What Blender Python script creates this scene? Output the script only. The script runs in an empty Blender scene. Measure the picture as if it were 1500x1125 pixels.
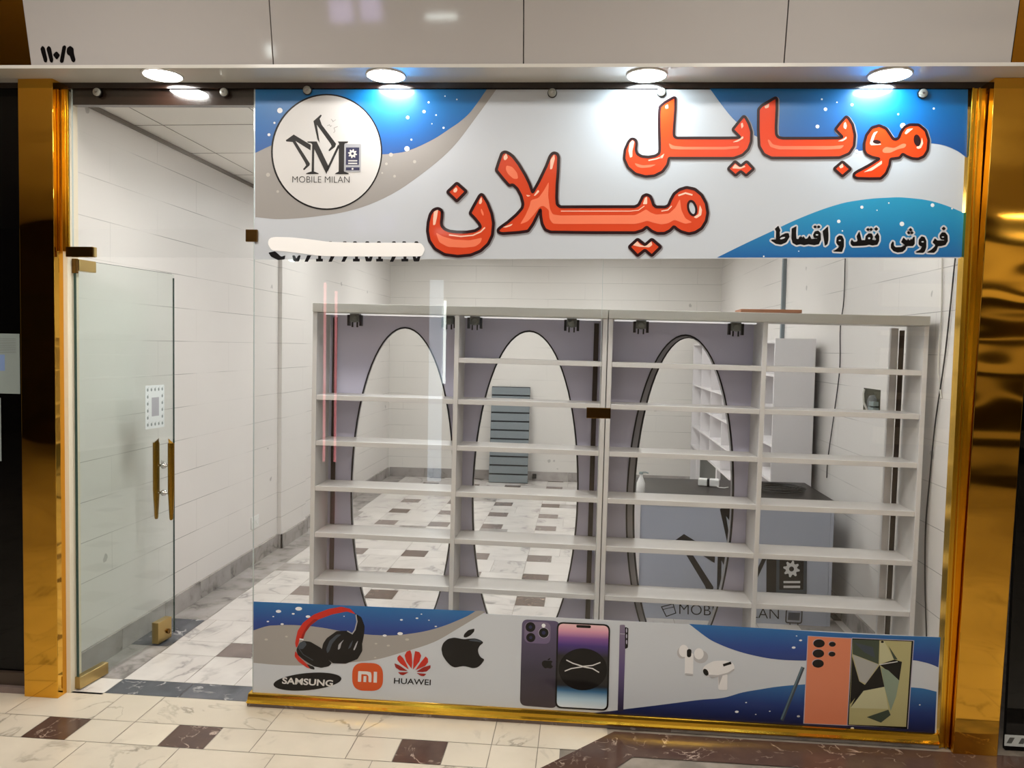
import bpy, math, random
from mathutils import Vector, Matrix
from mathutils.geometry import tessellate_polygon
random.seed(7)
sc = bpy.context.scene
COL = sc.collection

# ------------------------------------------------------------------ camera
FPX, CX, CY = 1150.0, 750.0, 562.5
_Y = Vector((855.0 - CX, -(511.0 - CY), FPX)).normalized()
_Z = Vector((476.0 / 21338.0, 1.0, 0.0))
_Z = (_Z - _Y * _Z.dot(_Y)).normalized()
_X = _Z.cross(_Y).normalized()
if _X[0] < 0:
    _X = -_X
CAMPOS = Vector((0.0, -3.40, 1.65))
cam = bpy.data.cameras.new('camera')
cam.sensor_fit = 'HORIZONTAL'
cam.sensor_width = 36.0
cam.lens = FPX / 1500.0 * 36.0
cam.clip_start = 0.02
camo = bpy.data.objects.new('camera', cam)
COL.objects.link(camo)
_r = Vector((_X[0], _Y[0], _Z[0])); _u = Vector((_X[1], _Y[1], _Z[1])); _f = Vector((_X[2], _Y[2], _Z[2]))
camo.matrix_world = Matrix(((_r[0], _u[0], -_f[0], CAMPOS[0]), (_r[1], _u[1], -_f[1], CAMPOS[1]),
                            (_r[2], _u[2], -_f[2], CAMPOS[2]), (0, 0, 0, 1)))
sc.camera = camo

def at(px, py, ax, val):
    """the point of the plane (axis ax = val) that was measured at this spot of the photograph"""
    a, b = px - CX, -(py - CY)
    d = _r * a + _u * b + _f * FPX
    t = (val - CAMPOS[ax]) / d[ax]
    return CAMPOS + d * t

# ------------------------------------------------------------------ world, lights, exposure
w = bpy.data.worlds.new('world'); sc.world = w; w.use_nodes = True
w.node_tree.nodes['Background'].inputs[0].default_value = (1.0, 0.93, 0.84, 1)
w.node_tree.nodes['Background'].inputs[1].default_value = 0.10
sc.view_settings.view_transform = 'Standard'
sc.view_settings.look = 'None'
sc.view_settings.gamma = 1.0
sc.view_settings.use_curve_mapping = False
sc.view_settings.exposure = 0.0

def area(name, loc, rot, sx, sy, power, color):
    l = bpy.data.lights.new(name, 'AREA'); l.shape = 'RECTANGLE'; l.size = sx; l.size_y = sy
    l.energy = power; l.color = color
    o = bpy.data.objects.new(name, l); o.location = loc; o.rotation_euler = rot
    COL.objects.link(o); return o
area('corridor_lamp', (-1.9, -1.75, 3.5), (0, 0, 0), 0.5, 0.4, 46, (1.0, 0.95, 0.88))
area('corridor_lamp', (0.9, -1.75, 3.5), (0, 0, 0), 0.5, 0.4, 46, (1.0, 0.95, 0.88))
area('corridor_lamp', (6.4, -8.2, 3.5), (0, 0, 0), 1.0, 0.5, 26, (1.0, 0.88, 0.70))  # added lamp, lights the boards mirrored in the right column
area('added_uplight', (-0.5, -4.6, 3.0), (math.pi, 0, 0), 7.0, 1.0, 115, (0.96, 0.97, 1.0))  # added fill, bounced off the corridor ceiling onto shelf backs and films
LED_INSIDE = 18.5
LED_DOWN = 66.0

# ------------------------------------------------------------------ materials
MATS = {}
def lin(r, g, b):
    f = lambda c: (c / 255.0) / 12.92 if c <= 10 else (((c / 255.0) + 0.055) / 1.055) ** 2.4
    return (f(r), f(g), f(b), 1.0)
def mat(name, col, rough=0.5, metal=0.0, coat=0.0, spec=0.5, emit=None, emit_s=0.0):
    m = bpy.data.materials.new(name); m.use_nodes = True
    b = m.node_tree.nodes['Principled BSDF']
    b.inputs['Base Color'].default_value = col
    b.inputs['Roughness'].default_value = rough
    b.inputs['Metallic'].default_value = metal
    b.inputs['Coat Weight'].default_value = coat
    b.inputs['Coat Roughness'].default_value = 0.06
    b.inputs['Specular IOR Level'].default_value = spec
    if emit:
        b.inputs['Emission Color'].default_value = emit
        b.inputs['Emission Strength'].default_value = emit_s
    MATS[name] = m
    return m
class NT:
    def __init__(s, m):
        s.t = m.node_tree; s.b = s.t.nodes['Principled BSDF']
    def n(s, typ, **kw):
        nd = s.t.nodes.new(typ)
        for k, v in kw.items():
            setattr(nd, k, v)
        return nd
    def l(s, a, b):
        s.t.links.new(a, b)
    def math(s, op, a, b=None):
        nd = s.n('ShaderNodeMath', operation=op)
        for i, v in enumerate((a, b)):
            if v is None: continue
            if isinstance(v, (int, float)): nd.inputs[i].default_value = v
            else: s.l(v, nd.inputs[i])
        return nd.outputs[0]
    def mix(s, fac, a, b):
        nd = s.n('ShaderNodeMix', data_type='RGBA')
        if isinstance(fac, (int, float)): nd.inputs[0].default_value = fac
        else: s.l(fac, nd.inputs[0])
        for i, v in ((6, a), (7, b)):
            if isinstance(v, tuple): nd.inputs[i].default_value = v
            else: s.l(v, nd.inputs[i])
        return nd.outputs[2]
    def ramp(s, fac, stops):
        nd = s.n('ShaderNodeValToRGB'); e = nd.color_ramp.elements
        while len(e) < len(stops): e.new(0.5)
        for el, (p, c) in zip(e, stops):
            el.position = p; el.color = c
        s.l(fac, nd.inputs[0]); return nd.outputs[0]

def speckled(name, c1, c2, scale, rough=0.5, **kw):
    m = mat(name, c1, rough, **kw); k = NT(m)
    tc = k.n('ShaderNodeTexCoord'); nz = k.n('ShaderNodeTexNoise')
    nz.inputs['Scale'].default_value = scale; nz.inputs['Detail'].default_value = 5
    k.l(tc.outputs['Object'], nz.inputs['Vector'])
    k.l(k.ramp(nz.outputs[0], [(0.35, c1), (0.65, c2)]), k.b.inputs['Base Color'])
    return m

def marble(name, base, base2, vein, rough=0.16, vein_w=0.035, scale=2.2, veinmix=0.75):
    """polished stone: every slab has its own cut (the 'cut' attribute)"""
    m = mat(name, base, rough, spec=0.4); k = NT(m)
    tc = k.n('ShaderNodeTexCoord')
    a = k.n('ShaderNodeAttribute', attribute_name='cut')
    nz = k.n('ShaderNodeTexNoise', noise_dimensions='4D')
    nz.inputs['Scale'].default_value = scale; nz.inputs['Detail'].default_value = 7
    nz.inputs['Distortion'].default_value = 1.6
    k.l(tc.outputs['Object'], nz.inputs['Vector']); k.l(k.math('MULTIPLY', a.outputs['Fac'], 40.0), nz.inputs['W'])
    d = k.math('ABSOLUTE', k.math('SUBTRACT', nz.outputs[0], 0.5))
    veins = k.ramp(d, [(0.0, (1, 1, 1, 1)), (vein_w, (0, 0, 0, 1))])
    n2 = k.n('ShaderNodeTexNoise', noise_dimensions='4D'); n2.inputs['Scale'].default_value = scale * 1.7
    n2.inputs['Detail'].default_value = 4
    k.l(tc.outputs['Object'], n2.inputs['Vector']); k.l(k.math('MULTIPLY', a.outputs['Fac'], 23.0), n2.inputs['W'])
    gate = k.ramp(n2.outputs[0], [(0.48, (0, 0, 0, 1)), (0.66, (1, 1, 1, 1))])
    cloud = k.mix(k.ramp(n2.outputs[0], [(0.3, (0, 0, 0, 1)), (0.7, (1, 1, 1, 1))]), base, base2)
    tint = k.mix(k.math('MULTIPLY', a.outputs['Fac'], 0.55), cloud, base2)
    f = k.math('MULTIPLY', k.math('MULTIPLY', veins, gate), veinmix)
    k.l(k.mix(f, tint, vein), k.b.inputs['Base Color'])
    return m

def tiled_wall(name, c1, c2, joint, axis):
    """white glazed wall tiles in 20 cm courses, thin joints, a few scuffs"""
    m = mat(name, c1, 0.40, spec=0.3); k = NT(m)
    tc = k.n('ShaderNodeTexCoord'); sp = k.n('ShaderNodeSeparateXYZ'); k.l(tc.outputs['Object'], sp.inputs[0])
    z = k.math('FRACT', k.math('DIVIDE', k.math('ADD', sp.outputs[2], 0.15), 0.2))
    jz = k.math('LESS_THAN', z, 0.016)
    row = k.math('FLOOR', k.math('DIVIDE', k.math('ADD', sp.outputs[2], 0.15), 0.2))
    u = k.math('FRACT', k.math('DIVIDE', k.math('ADD', sp.outputs[axis], k.math('MULTIPLY', row, 0.45)), 0.9))
    ju = k.math('MULTIPLY', k.math('LESS_THAN', u, 0.0035), 0.5)
    nz = k.n('ShaderNodeTexNoise'); nz.inputs['Scale'].default_value = 1.2; nz.inputs['Detail'].default_value = 3
    k.l(tc.outputs['Object'], nz.inputs['Vector'])
    fade = k.ramp(nz.outputs[0], [(0.42, (0.06, 0.06, 0.06, 1)), (0.62, (0.8, 0.8, 0.8, 1))])
    base = k.mix(nz.outputs[0], c1, c2)
    j = k.math('MULTIPLY', k.math('MAXIMUM', jz, ju), fade)
    vo = k.n('ShaderNodeTexVoronoi'); vo.inputs['Scale'].default_value = 3.0
    n2 = k.n('ShaderNodeTexNoise'); n2.inputs['Scale'].default_value = 30; n2.inputs['Detail'].default_value = 4
    k.l(tc.outputs['Object'], n2.inputs['Vector'])
    dv = k.n('ShaderNodeVectorMath', operation='SCALE'); k.l(n2.outputs[1], dv.inputs[0]); dv.inputs[3].default_value = 0.045
    av = k.n('ShaderNodeVectorMath', operation='ADD'); k.l(tc.outputs['Object'], av.inputs[0]); k.l(dv.outputs[0], av.inputs[1])
    k.l(av.outputs[0], vo.inputs['Vector'])
    scuff = k.math('MULTIPLY', k.math('LESS_THAN', vo.outputs['Distance'], 0.065), 0.5)
    k.l(k.mix(k.math('MAXIMUM', j, scuff), base, joint), k.b.inputs['Base Color'])
    return m

def glass(name, tint):
    m = bpy.data.materials.new(name); m.use_nodes = True; t = m.node_tree
    t.nodes.clear(); k = NT.__new__(NT); k.t = t
    out = k.n('ShaderNodeOutputMaterial'); mx = k.n('ShaderNodeMixShader')
    tr = k.n('ShaderNodeBsdfTransparent'); tr.inputs[0].default_value = tint
    gl = k.n('ShaderNodeBsdfGlossy'); gl.inputs['Roughness'].default_value = 0.0
    gl.inputs['Color'].default_value = (1, 1, 1, 1)
    ge = k.n('ShaderNodeNewGeometry'); dt = k.n('ShaderNodeVectorMath', operation='DOT_PRODUCT')
    k.l(ge.outputs['Incoming'], dt.inputs[0]); k.l(ge.outputs['Normal'], dt.inputs[1])
    c = k.math('ABSOLUTE', dt.outputs['Value'])
    f = k.math('ADD', k.math('MULTIPLY', k.math('POWER', k.math('SUBTRACT', 1.0, c), 5.0), 0.95), 0.030)
    k.l(f, mx.inputs[0]); k.l(tr.outputs[0], mx.inputs[1]); k.l(gl.outputs[0], mx.inputs[2])
    k.l(mx.outputs[0], out.inputs[0]); MATS[name] = m
    return m

def gold(name, col, rough, wave=0.0, scale=2.0):
    m = mat(name, col, rough, metal=1.0); k = NT(m)
    if wave:
        tc = k.n('ShaderNodeTexCoord'); mp = k.n('ShaderNodeMapping'); mp.inputs['Scale'].default_value = (0.7, 0.7, 1.6)
        nz = k.n('ShaderNodeTexNoise'); nz.inputs['Scale'].default_value = scale; nz.inputs['Detail'].default_value = 1
        bp = k.n('ShaderNodeBump'); bp.inputs['Strength'].default_value = wave; bp.inputs['Distance'].default_value = 0.05
        k.l(tc.outputs['Object'], mp.inputs[0]); k.l(mp.outputs[0], nz.inputs['Vector'])
        k.l(nz.outputs[0], bp.inputs['Height']); k.l(bp.outputs[0], k.b.inputs['Normal'])
    return m

def ramp_print(name, z0, z1, stops, rough=0.35, coat=0.4):
    """an ink that was printed as a graded colour from z0 to z1"""
    m = mat(name, stops[0][1], rough, coat=coat); k = NT(m)
    tc = k.n('ShaderNodeTexCoord'); sp = k.n('ShaderNodeSeparateXYZ'); k.l(tc.outputs['Object'], sp.inputs[0])
    f = k.math('DIVIDE', k.math('SUBTRACT', sp.outputs[2], z0), z1 - z0)
    k.l(k.ramp(f, stops), k.b.inputs['Base Color'])
    return m

mat('white_paint', lin(225, 222, 216), 0.45)
mat('fascia', lin(182, 178, 176), 0.06, coat=0.5)
mat('soffit', lin(214, 212, 206), 0.12, coat=0.6)
mat('seam', lin(105, 98, 90), 0.6)
mat('dark_rail', lin(34, 20, 14), 0.18, coat=0.5)
mat('black', lin(14, 12, 12), 0.4)
mat('black_gloss', lin(10, 8, 8), 0.04, coat=0.3)
mat('dark_glass', lin(7, 6, 6), 0.03, spec=0.25)
mat('plaster', lin(225, 214, 190), 0.7)
mat('plastic_white', lin(235, 235, 232), 0.35)
mat('paper', lin(215, 222, 222), 0.8)
mat('paper_grey', lin(140, 152, 150), 0.8)
mat('paper_blue', lin(120, 145, 190), 0.8)
mat('chrome', lin(205, 205, 205), 0.12, metal=1.0)
mat('steel', lin(168, 168, 160), 0.3, metal=0.2)
mat('cable_black', lin(22, 20, 20), 0.45)
mat('cable_white', lin(200, 196, 186), 0.5)
mat('shelf_grey', lin(208, 206, 204), 0.35)
mat('shelf_edge', lin(196, 194, 186), 0.4)
mat('lavender', lin(204, 202, 222), 0.45)
mat('oval_dark', lin(38, 36, 38), 0.3)
mat('oval_mid', lin(150, 148, 152), 0.3)
mat('slot_brown', lin(66, 54, 44), 0.6)
mat('slat_grey', lin(122, 130, 134), 0.5)
mat('slat_dark', lin(30, 34, 38), 0.5)
mat('desk_top', lin(32, 28, 27), 0.35, spec=0.15)
mat('desk_front', lin(176, 182, 196), 0.25)
mat('cabinet_white', lin(232, 228, 228), 0.4)
mat('cabinet_dark', lin(96, 98, 96), 0.5)
mat('plank', lin(150, 100, 70), 0.6)
mat('box_hole', lin(64, 62, 44), 0.7)
mat('hinge_grey', lin(112, 116, 114), 0.35)
mat('led', (1, 1, 1, 1), 0.5, emit=(0.985, 1.0, 0.985, 1), emit_s=LED_INSIDE)
mat('led_strip', (1, 1, 1, 1), 0.5, emit=(1, 1, 1, 1), emit_s=0.55)
mat('down_warm', (1, 1, 1, 1), 0.5, emit=(1, 0.97, 0.93, 1), emit_s=LED_DOWN)
mat('down_cool', (1, 1, 1, 1), 0.5, emit=(0.82, 0.96, 1, 1), emit_s=LED_DOWN)
mat('neon_pink', (1, 1, 1, 1), 0.5, emit=(1.0, 0.26, 0.30, 1), emit_s=5.0)
mat('neon_white', (1, 1, 1, 1), 0.5, emit=(0.9, 1.0, 0.95, 1), emit_s=12.0)
mat('panel_blue', (1, 1, 1, 1), 0.5, emit=(0.55, 0.78, 1.0, 1), emit_s=2.3)
mat('neon_violet', (1, 1, 1, 1), 0.5, emit=(0.55, 0.45, 1.0, 1), emit_s=3.0)
speckled('corridor_dark', lin(30, 20, 14), lin(60, 40, 24), 1.5, 0.3)
mat('corridor_ceiling', lin(226, 214, 196), 0.6)
speckled('grout', lin(120, 112, 102), lin(150, 140, 128), 9.0, 0.7)
marble('marble_white', lin(228, 224, 218), lin(200, 193, 188), lin(120, 116, 116))
marble('marble_cream', lin(220, 209, 190), lin(202, 192, 174), lin(120, 112, 100), rough=0.2, vein_w=0.02)
marble('marble_brown', lin(98, 76, 64), lin(78, 58, 50), lin(205, 182, 164), vein_w=0.020, scale=6.5, veinmix=0.9)
marble('marble_mauve', lin(136, 120, 114), lin(112, 100, 96), lin(190, 180, 175), vein_w=0.02, scale=5.0)
marble('marble_blue', lin(104, 106, 112), lin(70, 73, 80), lin(215, 213, 212), vein_w=0.03, scale=5.0, veinmix=0.95)
marble('marble_grey', lin(188, 182, 178), lin(144, 138, 134), lin(84, 78, 76), vein_w=0.05, scale=3.5)
tiled_wall('tiles_left', lin(228, 224, 219), lin(219, 214, 209), lin(120, 116, 112), 1)
tiled_wall('tiles_back', lin(228, 224, 218), lin(219, 215, 208), lin(140, 136, 130), 0)
glass('glass_clear', (0.99, 0.992, 0.99, 1))
glass('glass_door', (0.935, 0.962, 0.95, 1))
mat('glass_edge', lin(36, 62, 54), 0.1)
mat('glass_edge_light', lin(190, 200, 196), 0.2)
gold('gold_mirror', lin(232, 176, 66), 0.05, wave=0.16, scale=2.4)
gold('gold_panel', lin(214, 150, 50), 0.22, wave=0.06, scale=1.6)
gold('gold_brushed', lin(226, 178, 58), 0.18)
gold('bronze', lin(120, 88, 44), 0.22)
gold('brass_dull', lin(186, 160, 104), 0.3)
mat('handle_gold', lin(150, 112, 40), 0.22, metal=1.0)
# inks of the two printed films
PW = dict(rough=0.35, coat=0.35, spec=0.2)
mat('ink_white', lin(200, 206, 214), **PW)
mat('ink_band', lin(160, 157, 154), **PW)
mat('ink_star', lin(236, 240, 244), **PW)
mat('ink_faint', lin(190, 186, 180), **PW)
mat('ink_disc', lin(216, 215, 214), **PW)
mat('ink_black', lin(12, 9, 10), **PW)
mat('ink_navy', lin(40, 42, 78), **PW)
mat('ink_grey', lin(170, 172, 178), **PW)
mat('ink_orange', lin(236, 66, 14), **PW)
mat('ink_orange_deep', lin(216, 70, 32), **PW)
mat('ink_orange_lite', lin(246, 128, 92), **PW)
mat('ink_orange_pale', lin(252, 206, 182), **PW)
mat('ink_outline', lin(40, 12, 16), **PW)
mat('ink_shadow', lin(150, 148, 152), **PW)
mat('ink_halo', lin(208, 210, 216), **PW)
mat('ink_red', lin(196, 44, 28), **PW)
mat('ink_red_dark', lin(150, 26, 18), **PW)
mat('ink_mi', lin(206, 82, 28), **PW)
mat('ink_phone_orange', lin(216, 130, 96), **PW)
mat('ink_rim', lin(176, 172, 190), **PW)
mat('ink_olive', lin(176, 170, 122), **PW)
mat('ink_olive_lite', lin(190, 188, 150), **PW)
mat('ink_sage', lin(134, 150, 132), **PW)
mat('ink_moss', lin(64, 74, 62), **PW)
mat('ink_stone', lin(168, 168, 164), **PW)
mat('ink_pod', lin(232, 232, 234), **PW)
mat('ink_pod_shade', lin(182, 182, 186), **PW)
mat('ink_pen', lin(92, 116, 128), **PW)
mat('ink_slate', lin(64, 72, 82), **PW)
mat('ink_plain_white', lin(255, 255, 255), rough=0.5)
ramp_print('ink_blue_top', 2.38, 2.77, [(0.0, lin(6, 62, 140)), (0.55, lin(0, 96, 168)), (1.0, lin(0, 112, 176))])  # printed grade; top stop also painted towards the downlights' cyan glow
ramp_print('ink_blue_sea', 2.02, 2.33, [(0.0, lin(18, 86, 160)), (0.6, lin(28, 140, 190)), (1.0, lin(40, 160, 200))])
ramp_print('ink_blue_low', 0.28, 0.48, [(0.0, lin(8, 30, 96)), (0.5, lin(8, 58, 140)), (1.0, lin(12, 104, 170))])
ramp_print('ink_blue_foot', 0.05, 0.25, [(0.0, lin(4, 14, 58)), (0.45, lin(8, 46, 116)), (1.0, lin(14, 104, 168))])
ramp_print('ink_phone_back', 0.08, 0.45, [(0.0, lin(46, 32, 42)), (0.4, lin(44, 38, 62)), (1.0, lin(86, 76, 110))])
ramp_print('ink_phone_side', 0.06, 0.45, [(0.0, lin(28, 28, 52)), (0.5, lin(84, 66, 120)), (1.0, lin(120, 108, 134))])
ramp_print('ink_screen', 0.075, 0.445, [(0.0, lin(214, 224, 232)), (0.10, lin(176, 206, 226)), (0.20, lin(50, 104, 146)),
                                       (0.26, lin(8, 16, 26)), (0.33, lin(6, 5, 8)), (0.62, lin(10, 4, 18)), (0.75, lin(62, 34, 120)), (0.84, lin(130, 80, 150)),
                                       (0.92, lin(214, 150, 174)), (1.0, lin(236, 192, 196))])

# ------------------------------------------------------------------ mesh building
def rounded(pts, r=None, seg=4):
    """closed outline with its corners eased by up to r"""
    n = len(pts); out = []
    for i in range(n):
        p0, p, p1 = Vector(pts[i - 1][:2]), Vector(pts[i][:2]), Vector(pts[(i + 1) % n][:2])
        a, b = p0 - p, p1 - p
        ra = a.length * 0.5 if r is None else min(r, a.length * 0.5)
        rb = b.length * 0.5 if r is None else min(r, b.length * 0.5)
        A = p + (a.normalized() * ra if a.length else a); B = p + (b.normalized() * rb if b.length else b)
        for k in range(seg + 1):
            t = k / seg
            q = A * (1 - t) ** 2 + p * 2 * t * (1 - t) + B * t * t
            if not out or (Vector(out[-1]) - q).length > 1e-6:
                out.append((q[0], q[1]))
    return out
def ell(cx, cy, rx, ry, rot=0.0, n=36):
    c, s = math.cos(math.radians(rot)), math.sin(math.radians(rot))
    o = []
    for i in range(n):
        a = 2 * math.pi * i / n
        x, y = rx * math.cos(a), ry * math.sin(a)
        o.append((cx + x * c - y * s, cy + x * s + y * c))
    return o

def curvy(pts, sharp=42.0, seg=5):
    """smooth closed outline through the points, keeping the sharp corners"""
    n = len(pts); P = [Vector(p[:2]) for p in pts]; S = []
    for i in range(n):
        a, b = P[i] - P[i - 1], P[(i + 1) % n] - P[i]
        S.append(a.length < 1e-6 or b.length < 1e-6 or math.degrees(a.angle(b)) > sharp)
    out = []
    for i in range(n):
        j = (i + 1) % n; d = P[j] - P[i]
        def tan(k, d):
            if S[k]: return d
            t = (P[(k + 1) % n] - P[k - 1]); return t.normalized() * d.length if t.length else d
        m0, m1 = tan(i, d), tan(j, d)
        for k in range(seg):
            t = k / seg; t2, t3 = t * t, t * t * t
            q = P[i] * (2 * t3 - 3 * t2 + 1) + m0 * (t3 - 2 * t2 + t) + P[j] * (-2 * t3 + 3 * t2) + m1 * (t3 - t2)
            out.append((q[0], q[1]))
    return out

class MB:
    def __init__(s):
        s.v = []; s.f = []; s.m = []; s.names = []; s.cut = []; s.sm = []
    def mi(s, name):
        if name not in s.names: s.names.append(name)
        return s.names.index(name)
    def add(s, verts, faces, m, cut=0.0, smooth=False):
        o = len(s.v); s.v += [tuple(p) for p in verts]; i = s.mi(m)
        for f in faces:
            s.f.append([o + k for k in f]); s.m.append(i); s.cut.append(cut); s.sm.append(smooth)
    def box(s, x0, x1, y0, y1, z0, z1, m, cut=0.0):
        v = [(x, y, z) for z in (z0, z1) for y in (y0, y1) for x in (x0, x1)]
        s.add(v, [(0, 2, 3, 1), (4, 5, 7, 6), (0, 1, 5, 4), (2, 6, 7, 3), (0, 4, 6, 2), (1, 3, 7, 5)], m, cut)
    def hexa(s, v, m, cut=0.0):
        """eight corners ordered like box()"""
        s.add(v, [(0, 2, 3, 1), (4, 5, 7, 6), (0, 1, 5, 4), (2, 6, 7, 3), (0, 4, 6, 2), (1, 3, 7, 5)], m, cut)
    def quad(s, p, m, cut=0.0):
        s.add(p, [tuple(range(len(p)))], m, cut)
    def cyl(s, a, b, r0, m, r1=None, n=20, caps=True, smooth=True):
        a, b = Vector(a), Vector(b); r1 = r0 if r1 is None else r1
        d = (b - a).normalized(); t = d.orthogonal().normalized(); q = d.cross(t)
        v = []
        for c, r in ((a, r0), (b, r1)):
            for i in range(n):
                g = 2 * math.pi * i / n
                v.append(c + t * (r * math.cos(g)) + q * (r * math.sin(g)))
        s.add(v, [(i, (i + 1) % n, n + (i + 1) % n, n + i) for i in range(n)], m, smooth=smooth)
        if caps:
            s.add(v[:n], [tuple(range(n))[::-1]], m); s.add(v[n:], [tuple(range(n))], m)
    def tube(s, pts, r, m, n=8):
        pts = [Vector(p) for p in pts]; rings = []; t = None
        for i, p in enumerate(pts):
            d = (pts[min(i + 1, len(pts) - 1)] - pts[max(i - 1, 0)]).normalized()
            t = d.orthogonal().normalized() if t is None else (t - d * t.dot(d)).normalized()
            q = d.cross(t)
            rings.append([p + t * (r * math.cos(2 * math.pi * k / n)) + q * (r * math.sin(2 * math.pi * k / n)) for k in range(n)])
        v = [x for rg in rings for x in rg]; f = []
        for i in range(len(rings) - 1):
            for k in range(n):
                f.append((i * n + k, i * n + (k + 1) % n, (i + 1) * n + (k + 1) % n, (i + 1) * n + k))
        s.add(v, f, m, smooth=True)
        s.add(rings[0], [tuple(range(n))[::-1]], m); s.add(rings[-1], [tuple(range(n))], m)
    def lathe(s, base, axis, prof, m, n=20):
        base, d = Vector(base), Vector(axis).normalized(); t = d.orthogonal().normalized(); q = d.cross(t)
        v = []; f = []
        for h, r in prof:
            for k in range(n):
                g = 2 * math.pi * k / n
                v.append(base + d * h + t * (r * math.cos(g)) + q * (r * math.sin(g)))
        for i in range(len(prof) - 1):
            for k in range(n):
                f.append((i * n + k, i * n + (k + 1) % n, (i + 1) * n + (k + 1) % n, (i + 1) * n + k))
        s.add(v, f, m, smooth=True)
        s.add(v[:n], [tuple(range(n))[::-1]], m); s.add(v[-n:], [tuple(range(n))], m)
    # flat shapes: 'put' turns a 2-D drawing point into a place on the surface
    def flat(s, put, pts, m, holes=()):
        loops = [list(pts)] + [list(h) for h in holes]
        tri = tessellate_polygon([[Vector((p[0], p[1], 0)) for p in lp] for lp in loops])
        allp = [p for lp in loops for p in lp]
        V = [put(*p) for p in allp]; F = []
        for t in tri:
            a, b, c = (V[i] for i in t)
            nn = (b - a).cross(c - a)
            if nn.length < 1e-12: continue
            F.append(tuple(t) if nn[1] < 0 else tuple(t[::-1]))
        s.add(V, F, m)
    def ribbon(s, put, pts, hw, m, closed=True):
        n = len(pts); P = [Vector(p[:2]) for p in pts]
        L = []; R_ = []
        for i in range(n):
            a = P[i - 1] if (closed or i > 0) else P[i]; b = P[(i + 1) % n] if (closed or i < n - 1) else P[i]
            d0 = (P[i] - a).normalized() if (P[i] - a).length else (b - P[i]).normalized()
            d1 = (b - P[i]).normalized() if (b - P[i]).length else d0
            d = (d0 + d1)
            d = d.normalized() if d.length > 1e-6 else d0
            nr = Vector((-d[1], d[0])); c = max(0.55, nr.dot(Vector((-d0[1], d0[0]))))
            L.append(P[i] + nr * (hw / c)); R_.append(P[i] - nr * (hw / c))
        V = [put(*p) for p in L] + [put(*p) for p in R_]
        F = []
        for i in range(n if closed else n - 1):
            j = (i + 1) % n; f = (i, j, n + j, n + i)
            nn = (V[f[1]] - V[f[0]]).cross(V[f[2]] - V[f[0]])
            F.append(f if nn[1] < 0 else f[::-1])
        s.add(V, F, m)
    def text(s, put, body, quad, m, bold=0.0, shear=0.0):
        """lettering fitted into a four-cornered field: bottom-left, bottom-right, top-right, top-left"""
        c = bpy.data.curves.new('lettering', 'FONT'); c.body = body; c.offset = bold; c.shear = shear
        c.resolution_u = 4
        o = bpy.data.objects.new('lettering', c); COL.objects.link(o)
        dg = bpy.context.evaluated_depsgraph_get(); dg.update()
        me = bpy.data.meshes.new_from_object(o.evaluated_get(dg))
        xs = [p.co.x for p in me.vertices]; ys = [p.co.y for p in me.vertices]
        x0, x1, y0, y1 = min(xs), max(xs), min(ys), max(ys)
        q = [Vector(k) for k in quad]
        V = []
        for p in me.vertices:
            a = (p.co.x - x0) / (x1 - x0); b = (p.co.y - y0) / (y1 - y0)
            t = (q[0] * (1 - a) + q[1] * a) * (1 - b) + (q[3] * (1 - a) + q[2] * a) * b
            V.append(put(t[0], t[1]))
        F = []
        for f in me.polygons:
            t = tuple(f.vertices); nn = (V[t[1]] - V[t[0]]).cross(V[t[2]] - V[t[0]])
            F.append(t if nn[1] < 0 else t[::-1])
        s.add(V, F, m)
        bpy.data.objects.remove(o); bpy.data.curves.remove(c); bpy.data.meshes.remove(me)
    def build(s, name, parent=None, bevel=0.0, origin=None):
        me = bpy.data.meshes.new(name)
        o3 = Vector(origin) if origin is not None else Vector((0, 0, 0))
        me.from_pydata([tuple(Vector(p) - o3) for p in s.v], [], s.f)
        for nm in s.names: me.materials.append(MATS[nm])
        me.polygons.foreach_set('material_index', s.m)
        me.polygons.foreach_set('use_smooth', s.sm)
        if any(s.cut):
            at_ = me.attributes.new('cut', 'FLOAT', 'FACE'); at_.data.foreach_set('value', s.cut)
        me.update()
        o = bpy.data.objects.new(name, me); COL.objects.link(o); o.location = o3
        if bevel:
            b = o.modifiers.new('edge', 'BEVEL'); b.width = bevel; b.segments = 2; b.limit_method = 'ANGLE'
        if parent: attach(o, parent)
        return o

def attach(o, parent):
    o.parent = parent
    o.matrix_parent_inverse = Matrix.Translation(parent.location).inverted()
def tag(o, label=None, cat=None, group=None, kind=None):
    if label: o['label'] = label
    if cat: o['category'] = cat
    if group: o['group'] = group
    if kind: o['kind'] = kind
    return o
def thing(name, loc, label, cat, group=None, kind=None):
    o = bpy.data.objects.new(name, None); o.location = loc; o.empty_display_size = 0.05
    COL.objects.link(o); return tag(o, label, cat, group, kind)
def structure(mb, name, label=None, bevel=0.0):
    return tag(mb.build(name, None, bevel), label, None, None, 'structure')

# ------------------------------------------------------------------ the setting
XL, XR, YB, ZC = -2.43, 1.64, 6.30, 2.80       # shop interior
RH = lambda x: 2.781 - 0.0115 * (x + 0.33)      # underside of the soffit, sagging slightly to the right

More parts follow.
